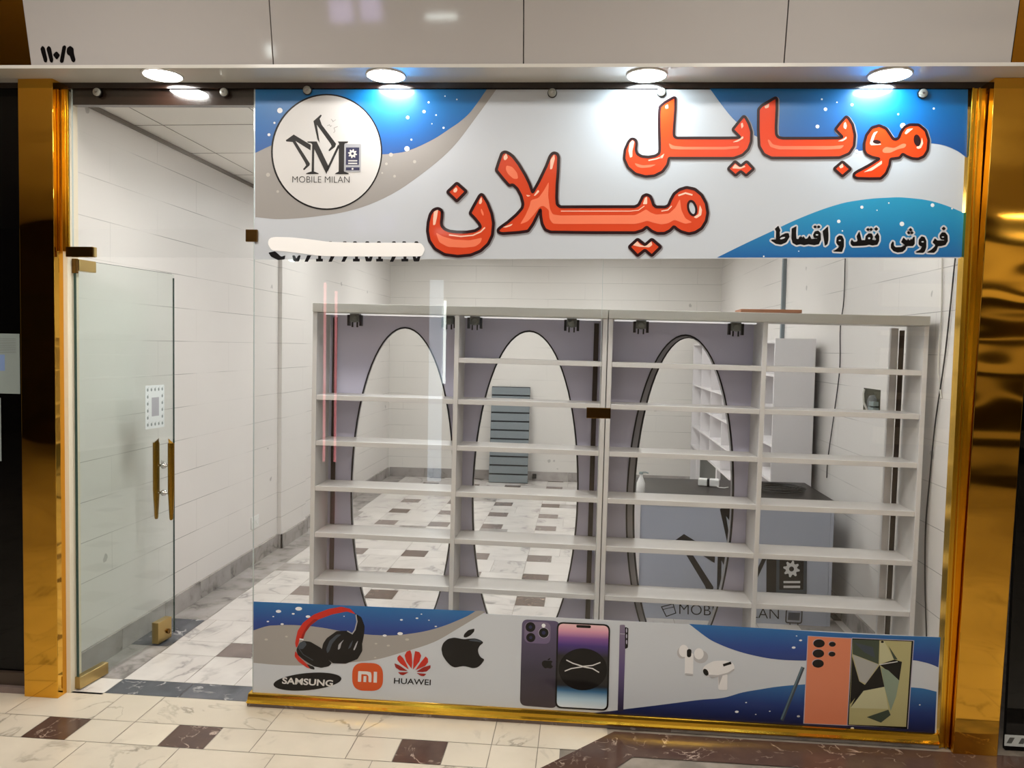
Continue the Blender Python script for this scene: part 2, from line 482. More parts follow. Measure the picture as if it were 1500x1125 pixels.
# floor
fl = MB()
fl.quad([(-15, -10, -0.003), (13, -10, -0.003), (13, YB + 0.1, -0.003), (-15, YB + 0.1, -0.003)], 'grout')
G = 0.0016
def slab(x0, x1, y0, y1, m, z=0.0):
    fl.quad([(x0 + G, y0 + G, z), (x1 - G, y0 + G, z), (x1 - G, y1 - G, z), (x0 + G, y1 - G, z)], m, random.random() + 0.01)
PX, PY, DK = 0.4955, 0.522, 0.19
BW = -2.20                                       # dark border along the left wall ends here
for i in range(-6, 6):
    for j in range(-5, 10):
        x0 = -0.31 - DK / 2 + PX * i; y0 = 1.64 - DK / 2 + PY * j
        def clip(a, b, c, d, m):
            a, b = max(a, BW), min(b, XR); c, d = max(c, 0.175), min(d, YB)
            if b - a > 0.01 and d - c > 0.01: slab(a, b, c, d, m)
        dm = random.choice(['marble_brown', 'marble_mauve', 'marble_mauve'])
        wm = lambda: 'marble_white' if random.random() < 0.97 else 'marble_grey'
        clip(x0, x0 + DK, y0, y0 + DK, dm)
        clip(x0 + DK, x0 + PX, y0, y0 + DK, wm())
        if (i + j) % 2:
            clip(x0, x0 + PX, y0 + DK, y0 + PY, wm())
        else:
            clip(x0, x0 + 0.25, y0 + DK, y0 + PY, wm()); clip(x0 + 0.25, x0 + PX, y0 + DK, y0 + PY, wm())
for j in range(15):                              # border course beside the left wall
    slab(XL, BW, 0.175 + 0.42 * j, min(0.175 + 0.42 * (j + 1), YB), ('marble_blue' if j == 1 else 'marble_grey'))
slab(-2.20, -1.84, 0.02, 0.175, 'marble_blue'); slab(-1.84, -1.47, 0.02, 0.175, 'marble_blue')
slab(-2.43, -2.20, 0.0, 0.175, 'marble_white')
for k in range(10): slab(-1.47 + 0.31 * k, -1.47 + 0.31 * (k + 1), 0.02, 0.175, 'marble_white')
# corridor in front of the shop
ys = [-0.02, -0.228, -0.412, -0.60]
def row(y0, y1, xs, darks=()):
    for a, b in zip(xs, xs[1:]):
        slab(a, b, y1, y0, 'marble_brown' if any(abs((a + b) / 2 - d) < 0.03 for d in darks) else 'marble_cream')
row(0.02, ys[1], [-3.6, -3.1, -2.502, -2.10, -1.90, -1.315, -0.92, -0.345, -0.152, 0.14])
row(ys[1], ys[2], [-3.6, -3.1, -2.70, -2.29, -2.098, -1.90, -1.697, -1.502, -1.31, -0.912, -0.722, -0.527, -0.345, -0.152, -0.06], (-2.195, -1.60, -0.625))
for j in range(23):
    y0 = ys[2] - 0.38 * j
    row(y0, y0 - 0.38, [-10 + 0.40 * k + (0.2 if j % 2 else 0) for k in range(52)])
# diagonal and straight brown bands
def poly_slab(pts, m, z=0.0006):
    fl.quad([(x, y, z) for x, y in pts], m, random.random() + 0.01)
poly_slab([(0.168, -0.05), (0.60, -0.05), (0.60, -0.254), (0.235, -0.254)][::-1], 'marble_brown')
poly_slab([(0.60, -0.05), (1.10, -0.05), (1.10, -0.254), (0.60, -0.254)][::-1], 'marble_brown')
poly_slab([(1.10, -0.05), (2.6, -0.05), (2.6, -0.254), (1.10, -0.254)][::-1], 'marble_brown')
poly_slab([(0.168, -0.05), (0.235, -0.254), (0.08, -0.46), (-0.20, -0.46)][::-1], 'marble_brown')
floor = structure(fl, 'floor', 'marble tile floor, cream outside and white with dark squares inside')

# walls
m = MB(); m.box(XL - 0.12, XL, 0.08, YB + 0.12, 0, ZC + 0.3, 'tiles_left')
structure(m, 'wall_left', 'white tiled left wall of the shop')
m = MB(); m.box(XL, XL + 0.032, 2.68, 3.24, 0, ZC, 'tiles_left')
structure(m, 'trim_1', 'shallow white pilaster on the left wall', 0.002)
m = MB(); m.box(XR, XR + 0.12, 0.06, YB + 0.12, 0, ZC + 0.3, 'tiles_left')
structure(m, 'wall_right', 'white tiled right wall of the shop')
m = MB(); m.box(XL, XR, YB, YB + 0.12, 0, ZC + 0.3, 'tiles_back')
structure(m, 'wall_back', 'white tiled back wall of the shop')
c = MB(); c.box(XL, XR, 0.05, YB, ZC, ZC + 0.1, 'white_paint')
for k in range(1, 7): c.box(XL + 0.6 * k + 0.17 - 0.6, XL + 0.6 * k + 0.174 - 0.6, 0.05, YB, ZC - 0.0015, ZC, 'seam')
for k in range(1, 11): c.box(XL, XR, 0.05 + 0.6 * k, 0.054 + 0.6 * k, ZC - 0.0015, ZC, 'seam')
c.box(XL, XL + 0.02, 0.06, YB, ZC - 0.02, ZC - 0.0016, 'seam')
structure(c, 'ceiling', 'pale suspended ceiling of square panels')
def baseboard(name, boxes):
    b = MB()
    for bx in boxes: b.box(*bx, 'marble_grey', random.random() + 0.05)
    structure(b, name, None, 0.002)
H = 0.115
baseboard('baseboard_left', [(XL, XL + 0.015, 0.09 + 0.43 * k, 0.09 + 0.43 * (k + 1) - 0.002, 0, H) for k in range(6)] +
          [(XL + 0.032, XL + 0.047, 2.665, 3.255, 0, H), (XL, XL + 0.047, 2.665, 2.68, 0, H), (XL, XL + 0.047, 3.24, 3.255, 0, H)] +
          [(XL, XL + 0.015, 3.26 + 0.43 * k, 3.26 + 0.43 * (k + 1) - 0.002, 0, H) for k in range(7)])
baseboard('baseboard_back', [(XL + 0.02 + 0.45 * k, min(XL + 0.02 + 0.45 * (k + 1), XR) - 0.002, YB - 0.015, YB, 0, H) for k in range(9)])
baseboard('baseboard_right', [(XR - 0.015, XR, 0.1 + 0.45 * k, min(0.1 + 0.45 * (k + 1), YB - 0.02) - 0.002, 0, H) for k in range(14)])

# fascia over the shopfront: panels leaning outwards at the top
LEAN = 0.195
def fascia(x0, x1, mname, back=0.0, top=0.62):
    b = MB(); y = -0.181 + back
    z0, z1 = RH(x0) + 0.0145, RH(x1) + 0.0145
    v = [(x0, y, z0), (x1, y, z1), (x0, y + 0.02, z0), (x1, y + 0.02, z1),
         (x0, y - LEAN * top, z0 + top), (x1, y - LEAN * top, z1 + top), (x0, y - LEAN * top + 0.02, z0 + top), (x1, y - LEAN * top + 0.02, z1 + top)]
    b.hexa(v, mname); return b
edges = [-2.385, -1.312, -0.268, 0.758, 1.606]
names = ['leftmost white fascia panel, black number at its lower left', 'white fascia panel above the round logo',
         'white fascia panel above the middle of the shopfront', 'white fascia panel at the right end above the shopfront']
fas = []
for k in range(4):
    o = fascia(edges[k] + 0.002, edges[k + 1] - 0.002, 'fascia').build('fascia_panel', None, 0.0015)
    tag(o, names[k], 'wall panel', 'white fascia panels'); fas.append(o)
o = fascia(-4.2, edges[0] - 0.006, 'gold_panel', 0.012).build('fascia_panel', None); tag(o, 'mirrored gold fascia panel above the dark shop on the left', 'wall panel')
o = fascia(edges[4] + 0.006, 3.4, 'gold_panel', 0.012).build('fascia_panel', None); tag(o, 'mirrored gold fascia panel at the top right corner', 'wall panel')
s = MB()
def slant(mb, x0, x1, y0, y1, dz0, dz1, m):
    a, b = RH(x0), RH(x1)
    mb.hexa([(x0, y0, a + dz0), (x1, y0, b + dz0), (x0, y1, a + dz0), (x1, y1, b + dz0),
             (x0, y0, a + dz1), (x1, y0, b + dz1), (x0, y1, a + dz1), (x1, y1, b + dz1)], m)
slant(s, -4.2, 3.4, -0.188, -0.008, 0.0, 0.014, 'soffit')
structure(s, 'trim_2', 'narrow white soffit under the fascia')
s = MB()
slant(s, -4.2, 3.4, -0.008, 0.06, -0.025, 0.6, 'dark_rail')
structure(s, 'trim_3', 'dark band between soffit and shopfront')
s = MB()
slant(s, -2.335, 1.56, 0.014, 0.05, -0.092, -0.026, 'dark_rail')
structure(s, 'trim_4', 'dark brown rail the glass hangs from')
# number painted on the fascia
nb = MB()
def on_fascia(px, py):
    # the leaning front face: y = -0.181 - LEAN * (z - z0)
    d = _r * (px - CX) + _u * (-(py - CY)) + _f * FPX
    z0 = RH(-2.1) + 0.0145
    n = Vector((0, 1, LEAN)); t = n.dot(Vector((0, -0.1826, z0)) - CAMPOS) / n.dot(d)
    return CAMPOS + d * t
def N(x, y): return (x * 140 / 1125.0, y * 140 / 1125.0)
for pl in ([(482, 575), (500, 545), (520, 565), (550, 700), (545, 728), (525, 725)],
           [(553, 575), (572, 545), (592, 565), (620, 700), (612, 730), (595, 725)],
           [(630, 645), (665, 610), (700, 650), (668, 695)],
           [(742, 548), (760, 538), (772, 550), (740, 728), (722, 735), (710, 722)],
           [(790, 610), (795, 570), (825, 545), (858, 570), (862, 630), (882, 705), (870, 728), (850, 720), (825, 650), (800, 640)]):
    q_ = rounded([N(*p) for p in pl], 1.5); nb.flat(on_fascia, q_, 'ink_black'); nb.ribbon(on_fascia, q_, 0.9, 'ink_black')
nbo = nb.build('number_marking', fas[0]); nbo['label'] = 'black painted numerals and slash'

# gold columns, frame and sill
def column(x0, x1, y0, y1, lab):
    b = MB(); b.box(x0, x1, y0, y1, 0.0, RH(x0) - 0.001, 'gold_mirror')
    o = b.build('gold_column', None, 0.002); tag(o, lab, 'column', None, 'structure'); return o
column(-2.536, -2.372, -0.062, 0.02, 'mirrored gold column at the left of the glass door')
cr = MB()
a, bq = (1.563, 1.606), (1.738, 1.800)
cr.hexa([(a[0], -0.062, 0), (bq[0], -0.062, 0), (a[0], 0.05, 0), (bq[0], 0.05, 0),
         (a[1], -0.062, RH(1.6) - 0.001), (bq[1], -0.062, RH(1.8) - 0.001), (a[1], 0.05, RH(1.6) - 0.001), (bq[1], 0.05, RH(1.8) - 0.001)], 'gold_mirror')
tag(cr.build('gold_column', None, 0.002), 'mirrored gold column at the right end of the shopfront', 'column', None, 'structure')
b = MB(); b.box(-2.372, -2.352, 0.0, 0.08, 0.0, RH(-2.35) - 0.03, 'plaster'); structure(b, 'trim_5', 'bare plaster jamb beside the door')
b = MB(); b.box(-2.366, -2.336, -0.012, -0.001, 2.05, RH(-2.34) - 0.03, 'gold_brushed'); b.box(-2.356, -2.346, -0.016, -0.012, 2.05, RH(-2.34) - 0.03, 'gold_brushed')
structure(b, 'trim_6', 'slim gold edge strip above the door hinge', 0.001)
b = MB()
def vbar(x0b, x0t, wd, y0, y1, z0=0.0):
    zt = RH(x0t) - 0.027
    b.hexa([(x0b, y0, z0), (x0b + wd, y0, z0), (x0b, y1, z0), (x0b + wd, y1, z0), (x0t, y0, zt), (x0t + wd, y0, zt), (x0t, y1, zt), (x0t + wd, y1, zt)], 'gold_brushed')
vbar(1.524, 1.541, 0.008, -0.022, 0.03, 0.0); vbar(1.533, 1.550, 0.016, -0.014, 0.03)
vbar(1.549, 1.566, 0.006, -0.024, 0.03); vbar(1.556, 1.573, 0.026, -0.012, 0.03)
structure(b, 'trim_7', 'ridged gold frame at the right edge of the glass', 0.0015)
b = MB()
prof = [(-0.030, 0.016), (-0.036, 0.019), (-0.036, 0.024), (-0.024, 0.030), (-0.018, 0.042), (-0.014, 0.052), (-0.009, 0.054), (0.03, 0.054), (0.03, 0.016)]
n = len(prof)
b.add([(x, y, z) for x in (-1.487, 1.523) for y, z in prof], [(i, (i + 1) % n, n + (i + 1) % n, n + i) for i in range(n)], 'gold_brushed')
b.add([(-1.487, y, z) for y, z in prof], [tuple(range(n))], 'gold_brushed'); b.add([(1.523, y, z) for y, z in prof], [tuple(range(n))[::-1]], 'gold_brushed')
structure(b, 'trim_8', 'moulded gold sill under the fixed glass')
b = MB()
for k in range(8): b.box(-1.487 + 0.38 * k, -1.487 + 0.38 * (k + 1) - 0.001 - (0.03 if k == 7 else 0), -0.026, 0.05, 0.0, 0.016, 'marble_mauve' if k < 5 else 'marble_grey', 0.1 + 0.11 * k)
structure(b, 'trim_9', 'thin marble kerb under the gold sill')

# fixed glass
def pane(name, x0, x1, z0, z1, label, slope=False):
    b = MB(); za, zb = (RH(x0) - 0.027, RH(x1) - 0.027) if slope else (z1, z1)
    b.hexa([(x0, 0, z0), (x1, 0, z0), (x0, 0.01, z0), (x1, 0.01, z0), (x0, 0, za), (x1, 0, zb), (x0, 0.01, za), (x1, 0.01, zb)], 'glass_clear')
    o = b.build(name, None); tag(o, label, None, None, 'structure')
    e = MB(); e.box(x0 - 0.0015, x0 - 0.0001, 0.0, 0.01, z0, z1 if not slope else za, 'glass_edge_light'); eo = e.build('polished_edge', o)
    return o
pane('window_1', -1.472, 0.070, 0.055, 0, 'large fixed glass pane left of the centre joint', True)
pane('window_2', 0.075, 1.545, 0.055, 0, 'large fixed glass pane right of the centre joint', True)
pane('window_3', -2.326, -1.476, 2.028, 0, 'glass transom over the open door', True)

# ------------------------------------------------------------------ glass door, standing open inwards
HX, HY = -2.343, 0.03
DA = math.radians(83.5); DW, DZ0, DZ1 = 0.735, 0.02, 2.018
dx, dy = math.cos(DA), math.sin(DA)
def dp(u, v, z):      # u along the leaf from the hinge, v outwards from its street side (towards the shop's middle)
    return Vector((HX + dx * u + dy * v, HY + dy * u - dx * v, z))
def dbox(mb, u0, u1, v0, v1, z0, z1, m):
    mb.hexa([dp(u0, v0, z0), dp(u1, v0, z0), dp(u0, v1, z0), dp(u1, v1, z0), dp(u0, v0, z1), dp(u1, v0, z1), dp(u0, v1, z1), dp(u1, v1, z1)], m)
door = thing('door_1', (HX, HY, 0), 'frameless glass door standing open inwards along the left wall', None, None, 'structure')
b = MB(); dbox(b, 0.012, DW, -0.005, 0.005, DZ0, DZ1, 'glass_door'); gp = b.build('glass_leaf', door)
b = MB(); dbox(b, 0.006, 0.0115, -0.005, 0.005, DZ0, DZ1, 'glass_edge'); b.build('hinge_edge', door)['label'] = 'dark green glass edge'
b = MB(); dbox(b, DW + 0.0003, DW + 0.0012, -0.005, 0.005, DZ0, DZ1 - 0.02, 'glass_edge'); dbox(b, 0.012, DW - 0.02, -0.005, 0.005, DZ1 + 0.0005, DZ1 + 0.002, 'glass_edge'); b.build('free_edge', door)
b = MB(); dbox(b, 0.0, 0.19, -0.018, 0.018, 0.006, 0.062, 'brass_dull'); b.build('floor_hinge_patch', door, 0.002)['label'] = 'brass patch hinge at the foot'
b = MB(); dbox(b, 0.016, 0.125, -0.018, 0.018, 1.968, 2.021, 'brass_dull'); dbox(b, 0.0, 0.016, -0.014, 0.014, 1.955, 2.023, 'bronze'); b.build('top_hinge_patch', door, 0.003)['label'] = 'brass patch hinge at the top'
b = MB(); dbox(b, DW - 0.165, DW - 0.05, -0.02, 0.02, 0.01, 0.125, 'brass_dull'); lk = b.build('lock_patch', door, 0.002)
c0 = dp(DW - 0.085, 0.021, 0.055); b = MB(); b.cyl(c0, dp(DW - 0.085, 0.030, 0.055), 0.013, 'bronze'); b.build('lock_cylinder', lk)
UH = DW - 0.088
for sgn, nm in ((1, 'pull_handle'), (-1, 'pull_handle')):
    b = MB(); v0 = sgn * 0.046
    b.lathe(dp(UH, v0, 0.675), (0, 0, 1), [(0, 0.007), (0.01, 0.010), (0.16, 0.0175), (0.40, 0.0175), (0.42, 0.0175)], 'handle_gold')
    t0 = dp(UH, v0, 1.095)                       # slanted cut at the top
    b.cyl(t0, t0 + Vector((0.0, 0.0, 0.002)), 0.0175, 'handle_gold')
    b.add([dp(UH, v0 - 0.0175, 1.095), dp(UH + 0.0175, v0, 1.095), dp(UH, v0 + 0.0175, 1.095), dp(UH - 0.0175, v0, 1.095), dp(UH, v0 - sgn * 0.0175, 1.122)],
          [(0, 1, 4), (1, 2, 4), (2, 3, 4), (3, 0, 4)], 'handle_gold')
    ho = b.build(nm, door); ho['label'] = 'tapered gold pull handle'
for zz in (0.972, 0.822):
    b = MB(); b.lathe(dp(UH, -0.030, zz), dp(UH, 1, zz) - dp(UH, 0, zz), [(0, 0.007), (0.018, 0.007), (0.021, 0.014), (0.026, 0.017), (0.034, 0.017), (0.039, 0.014), (0.042, 0.007), (0.06, 0.007)], 'chrome')
    b.build('handle_standoff', door)['label'] = 'chrome handle standoff'
# bracket, clamps, bolts
b = MB(); g0 = at(84, 360, 1, -0.02); b.box(-2.345, -2.216, -0.022, -0.0005, 2.024, 2.070, 'bronze'); b.box(-2.2155, -2.208, -0.021, -0.0005, 2.025, 2.069, 'brass_dull')
tag(b.build('transom_bracket', None, 0.002), 'long bronze bracket joining the transom glass to the left column', 'bracket')
b = MB(); b.box(-1.505, -1.452, -0.014, -0.0005, 2.098, 2.152, 'bronze'); tag(b.build('glass_clamp', None, 0.002), 'square bronze clamp below the round logo at the door side', 'clamp', 'bronze glass clamps')
b = MB(); b.box(0.018, 0.122, -0.014, -0.0005, 1.352, 1.398, 'bronze'); tag(b.build('glass_clamp', None, 0.002), 'wide bronze clamp on the centre joint in front of the shelves', 'clamp', 'bronze glass clamps')
bl = ['leftmost steel bolt, on the dark rail above the door', 'steel bolt on the dark rail just left of the printed sign', 'steel bolt just above the round logo',
      'steel bolt at the top of the white middle of the sign', 'steel bolt above the tall letter of the upper orange word', 'rightmost steel bolt, on the blue end of the sign']
for k, (px, py) in enumerate([(142, 135), (328, 135), (450, 132), (809, 136), (969, 135), (1352, 137)]):
    p = at(px, py, 1, -0.01); b = MB()
    b.lathe((p[0], -0.0050, p[2]), (0, -1, 0), [(0, 0.0205), (0.0035, 0.0205)], 'black'); b.lathe((p[0], -0.0086, p[2]), (0, -1, 0), [(0, 0.017), (0.006, 0.0175), (0.009, 0.0155), (0.0095, 0.008)], 'steel')
    o = b.build('standoff_bolt', None); tag(o, bl[k], 'bolt', 'steel bolts along the top of the glass')
    h = MB(); h.cyl((p[0], -0.0182, p[2]), (p[0], -0.0200, p[2]), 0.0055, 'chrome', n=6); h.build('bolt_head', o)

# ------------------------------------------------------------------ downlights
dl = ['leftmost round downlight, above the glass door', 'round downlight above the logo end of the sign',
      'round downlight above the upper orange word', 'rightmost round downlight, above the blue end of the sign']
for k, (px, cool) in enumerate([(227, 0), (563, 0), (947, 1), (1297, 1)]):
    x = [-1.835, -0.855, 0.232, 1.19][k]; z = RH(x); y = [-0.108, -0.100, -0.098, -0.098][k]
    t = thing('downlight', (x, y, z), dl[k], 'lamp', 'downlights in the soffit')
    b = MB(); b.lathe((x, y, z - 0.001), (0, 0, -1), [(0, 0.086), (0.004, 0.085), (0.006, 0.081), (0.004, 0.078), (0.0, 0.078)], 'plastic_white'); b.build('rim', t)
    b = MB(); b.lathe((x, y, z - 0.002), (0, 0, -1), [(0, 0.077), (0.003, 0.077), (0.0045, 0.07)], 'down_cool' if cool else 'down_warm'); b.build('diffuser', t)

# ------------------------------------------------------------------ printed films on the glass
def film(layer):
    """a place on the street face of the glass, on the given layer of print"""
    return lambda px, py: at(px, py, 1, -0.0012 - 0.0003 * layer)
def zm(x0, y0, k):
    return lambda pts: [(x0 + p[0] * k, y0 + p[1] * k) for p in pts]
def dots(mb, put, pts, m, squash=1.0):
    for x, y, r in pts: mb.flat(put, ell(x, y, r, r * squash, n=14), m)

TA = zm(600, 210, 0.16); TB = zm(820, 240, 0.16); TC = zm(900, 130, 220 / 1500); TD = zm(1080, 130, 0.2)
TE = zm(370, 120, 200 / 1500); TF = zm(1120, 320, 140 / 1500); TG = zm(1250, 320, 0.1)

sign = MB()
SX0, SX1 = -1.4695, 1.532
def zt(x): return RH(x) - 0.028
sign.hexa([(SX0, -0.0012, 2.021), (SX1, -0.0012, 2.050), (SX0, -0.0001, 2.021), (SX1, -0.0001, 2.050),
           (SX0, -0.0012, zt(SX0)), (SX1, -0.0012, zt(SX1)), (SX0, -0.0001, zt(SX0)), (SX1, -0.0001, zt(SX1))], 'ink_white')
sign_o = tag(sign.build('shop_sign', None), 'wide blue and white printed sign with orange lettering across the top of the glass', 'sign')
# grey sweep and blue fields
b = MB()
b.flat(film(1), curvy([(374, 224), (400, 212), (440, 208), (500, 220), (561, 226), (589, 223), (621, 211), (658, 189), (690, 163), (712, 131), (727, 131),
                 (698, 171), (663, 216), (623, 251), (573, 285), (519, 307), (463, 317), (410, 321), (374, 318)]), 'ink_band')
b.build('grey_sweep', sign_o)
b = MB()
b.flat(film(2), curvy([(374, 131), (713, 131), (690, 163), (674, 178), (658, 189), (640, 201), (621, 211), (605, 218), (589, 223), (561, 226), (530, 224), (440, 210), (420, 207), (400, 212), (374, 224)]), 'ink_blue_top')
b.build('blue_field', sign_o); b = MB()
b.flat(film(2), curvy([(1040, 130), (1056, 152), (1073, 173), (1088, 186), (1103, 197), (1125, 208), (1150, 216), (1200, 223), (1254, 221), (1275, 219), (1300, 216), (1340, 211), (1363, 210), (1383, 213), (1402, 221), (1416, 231), (1418, 131)]), 'ink_blue_top')
b.build('blue_field', sign_o); b = MB()
b.flat(film(2), curvy([(1050, 377.4), (1077, 364), (1103, 351.5), (1130, 339), (1156, 326.5), (1183, 315), (1210, 305), (1237, 297), (1257, 293.5), (1277, 291), (1297, 289.7), (1317, 289), (1337, 290.5), (1357, 293), (1375, 297.5), (1391, 303), (1412, 312), (1410, 376.6)]), 'ink_blue_sea')
b.build('blue_field', sign_o)
b = MB()
z2 = zm(370, 80, 0.26667); z4 = zm(1050, 80, 0.26667)
dots(b, film(3), [(*z2([(x, y)])[0], r) for x, y, r in [(150, 307, 4), (120, 375, 1.6), (90, 440, 2.2), (967, 262, 1.5), (942, 313, 2.4), (852, 345, 2.4), (1008, 332, 1.2), (1049, 402, 1.6),
                                                       (1057, 228, 1.1), (1122, 246, 1.1), (872, 467, 1.4), (848, 517, 3.8), (985, 380, 0.9)]], 'ink_star')
dots(b, film(3), [(*z2([(x, y)])[0], r) for x, y, r in [(760, 550, 3), (890, 588, 2.4), (735, 600, 2), (780, 668, 2), (712, 650, 1.4), (85, 660, 3), (138, 752, 2)]], 'ink_faint')
dots(b, film(3), [(*z4([(x, y)])[0], r) for x, y, r in [(577, 245, 1.4), (660, 262, 1.2), (743, 275, 2.2), (597, 300, 2.6), (553, 395, 2.8), (1192, 296, 1.6), (997, 327, 1.4), (1022, 390, 4), (768, 530, 2.6),
                                                       (1185, 827, 2.8), (797, 838, 2.4), (945, 815, 1.2), (880, 855, 1.0), (670, 916, 2.6), (1017, 930, 3.4), (258, 1108, 1.2), (450, 1080, 0.9), (1292, 846, 1.2), (690, 968, 1.1)]], 'ink_star')
b.build('star_dots', sign_o)
# round logo
def draw_m(mb, put, M, body, white=None, sc_=1.0):
    def f(pts, mname, lay): mb.flat(put(lay), M(pts), mname)
    # small pair of leaning letters
    f([(668, 430), (750, 358), (760, 370), (737, 405), (760, 470), (918, 680), (905, 715), (842, 762), (833, 750), (868, 706), (858, 682), (705, 470), (738, 672), (712, 630)], body, 5)
    f([(365, 640), (452, 578), (640, 692), (636, 752), (470, 648), (630, 897), (625, 918), (566, 970), (553, 960), (588, 916), (578, 890), (440, 660), (372, 655)], body, 5)
    # large upright letter: thin stem, thick slope, thin slope, thick stem, serifs
    if white:
        mb.ribbon(put(6), M([(600, 655), (640, 662), (655, 700), (645, 985), (590, 1008)]), 9 * sc_, white, False)
        mb.ribbon(put(6), M([(706, 655), (822, 920), (945, 690)]), 7 * sc_, white, False)
    f([(655, 680), (678, 700), (674, 985), (648, 985)], body, 7)
    f([(640, 662), (705, 655), (836, 930), (812, 1014), (655, 690)], body, 7)
    f([(938, 690), (958, 705), (826, 985), (812, 960)], body, 7)
    f([(948, 665), (1012, 665), (1006, 992), (946, 992)], body, 7)
    f([(600, 654), (705, 654), (690, 675), (650, 680), (640, 672), (606, 666)], body, 8)
    f([(935, 654), (1050, 654), (1044, 670), (1015, 676), (950, 676)], body, 8)
    f([(585, 1012), (592, 1002), (640, 985), (680, 985), (725, 1004), (725, 1012)], body, 8)
    f([(905, 1012), (912, 1002), (945, 985), (1010, 985), (1055, 1004), (1055, 1014)], body, 8)
def draw_phone(mb, put, M, body, frame, glyph):
    def f(pts, mname, lay, r=None, holes=()): mb.flat(put(lay), rounded(M(pts), r) if r else M(pts), mname, holes)
    f([(1008, 682), (1192, 682), (1188, 988), (1004, 988)], frame, 9, 1.6)
    f([(1026, 720), (1172, 720), (1168, 912), (1024, 912)], body, 10)
    f([(1026, 938), (1176, 938), (1174, 972), (1024, 972)], body, 10)
    g = []
    for i in range(32):
        a = 2 * math.pi * i / 32 + 0.1; rr = 50 if (i // 2) % 2 == 0 else 35
        g.append((1098 + rr * math.cos(a), 788 + rr * math.sin(a)))
    mb.flat(put(11), M(g), glyph, [M(ell(1098, 788, 15, 15, n=16))])
    f([(1050, 860), (1150, 860), (1150, 873), (1050, 873)], glyph, 11)
    f([(1050, 888), (1150, 888), (1150, 902), (1050, 902)], glyph, 11)
    mb.flat(put(11), M(ell(1098, 955, 11, 11, n=14)), glyph)
b = MB()
b.flat(film(4), ell(478.5, 222.5, 81.5, 85, n=72), 'ink_black')
b.flat(film(5), ell(478.8, 222.5, 79.2, 82.8, n=72), 'ink_disc')
put = lambda lay: film(lay + 1)
draw_m(b, put, TE, 'ink_black', 'ink_disc', 200 / 1500)
draw_phone(b, put, TE, 'ink_navy', 'ink_grey', 'ink_disc')
b.text(film(9), 'MOBILE MILAN', TE([(437, 1105), (1065, 1108), (1065, 1038), (437, 1036)]), 'ink_black', bold=-0.012)
for pl in ([(820, 482), (845, 470), (855, 490), (870, 478)], [(862, 410), (885, 430), (880, 440), (912, 415)], [(890, 560), (905, 540), (895, 505), (935, 490)]):
    b.ribbon(film(7), TE(pl), 0.45, 'ink_band', False)
b.build('round_logo', sign_o)
# orange words
W_noon = TA([(245, 597), (265, 596), (286, 608), (298, 630), (296, 680), (290, 725), (294, 755), (320, 785), (365, 803), (430, 811), (520, 812), (600, 800), (650, 770), (640, 740), (600, 690), (552, 640),
             (580, 585), (640, 478), (656, 465), (672, 475), (715, 545), (752, 640), (768, 730), (758, 840), (720, 920), (650, 985), (560, 1022), (440, 1034), (320, 1018), (230, 965), (180, 890), (163, 800), (170, 720), (188, 650), (215, 610)])
W_noon_dot = TA([(432, 362), (520, 440), (432, 530), (345, 445)])
W_mila = (TA([(845, 88), (875, 76), (905, 88), (945, 118), (1000, 190), (1060, 290), (1100, 372), (1126, 450), (1180, 355), (1250, 210), (1285, 118), (1305, 92), (1328, 86), (1352, 96), (1365, 125), (1360, 250), (1350, 380), (1346, 500), (1352, 560), (1378, 581)])
          + TB([(400, 392), (690, 392), (722, 375), (745, 330), (760, 295), (795, 280), (828, 295), (845, 330), (858, 375), (880, 394), (965, 395), (995, 380), (1015, 330), (1045, 275), (1095, 235), (1160, 215), (1235, 230), (1300, 285), (1340, 360), (1355, 450),
                (1340, 525), (1300, 590), (1240, 628), (1180, 640), (1110, 620), (1070, 595), (1046, 572), (1010, 610), (960, 636), (890, 637), (840, 615), (796, 577), (760, 608), (690, 630), (300, 629)])
          + TA([(1290, 812), (1240, 790), (1212, 735), (1200, 660), (1198, 605), (1172, 655), (1130, 740), (1085, 803), (1000, 815), (850, 826), (818, 818), (806, 795), (826, 772), (900, 720), (980, 650), (1032, 590), (1038, 550), (1020, 480), (985, 415), (945, 378), (912, 388), (860, 330), (792, 245), (812, 180)]))
W_mila_hole = TB(ell(1212, 405, 36, 66, -14, 24))
W_mila_dots = TB([(712, 688), (780, 742), (842, 688), (926, 760), (842, 842), (780, 788), (712, 842), (634, 760)])
W_yal = TC([(500, 138), (595, 85), (610, 92), (610, 200), (597, 380), (593, 455), (600, 480), (625, 491), (1100, 491), (1235, 489), (1255, 485), (1240, 468), (1180, 408), (1230, 345), (1290, 272), (1310, 285), (1345, 350), (1370, 430), (1366, 530), (1338, 605), (1280, 662), (1190, 694),
             (800, 693), (575, 692), (546, 690), (530, 760), (480, 828), (400, 868), (310, 876), (210, 850), (135, 785), (97, 700), (105, 610), (140, 530), (165, 502), (190, 499), (215, 515), (222, 545), (215, 610), (228, 650), (270, 675), (340, 682), (410, 670), (448, 645), (453, 600), (448, 400), (446, 260), (452, 180)])
W_yal_dots = TC([(1205, 724), (1262, 772), (1320, 724), (1392, 800), (1315, 867), (1262, 822), (1210, 867), (1134, 800)])
W_ba = TD([(180, 122), (280, 64), (290, 72), (290, 150), (284, 280), (286, 335), (300, 355), (330, 362), (600, 362), (740, 360), (772, 355), (745, 325), (718, 298), (755, 250), (798, 202), (815, 215), (845, 262), (862, 340), (855, 420), (820, 474), (750, 504), (500, 507), (250, 507), (195, 480), (160, 420), (154, 300), (155, 150)])
W_ba_dot = TD([(770, 533), (832, 588), (770, 641), (708, 586)])
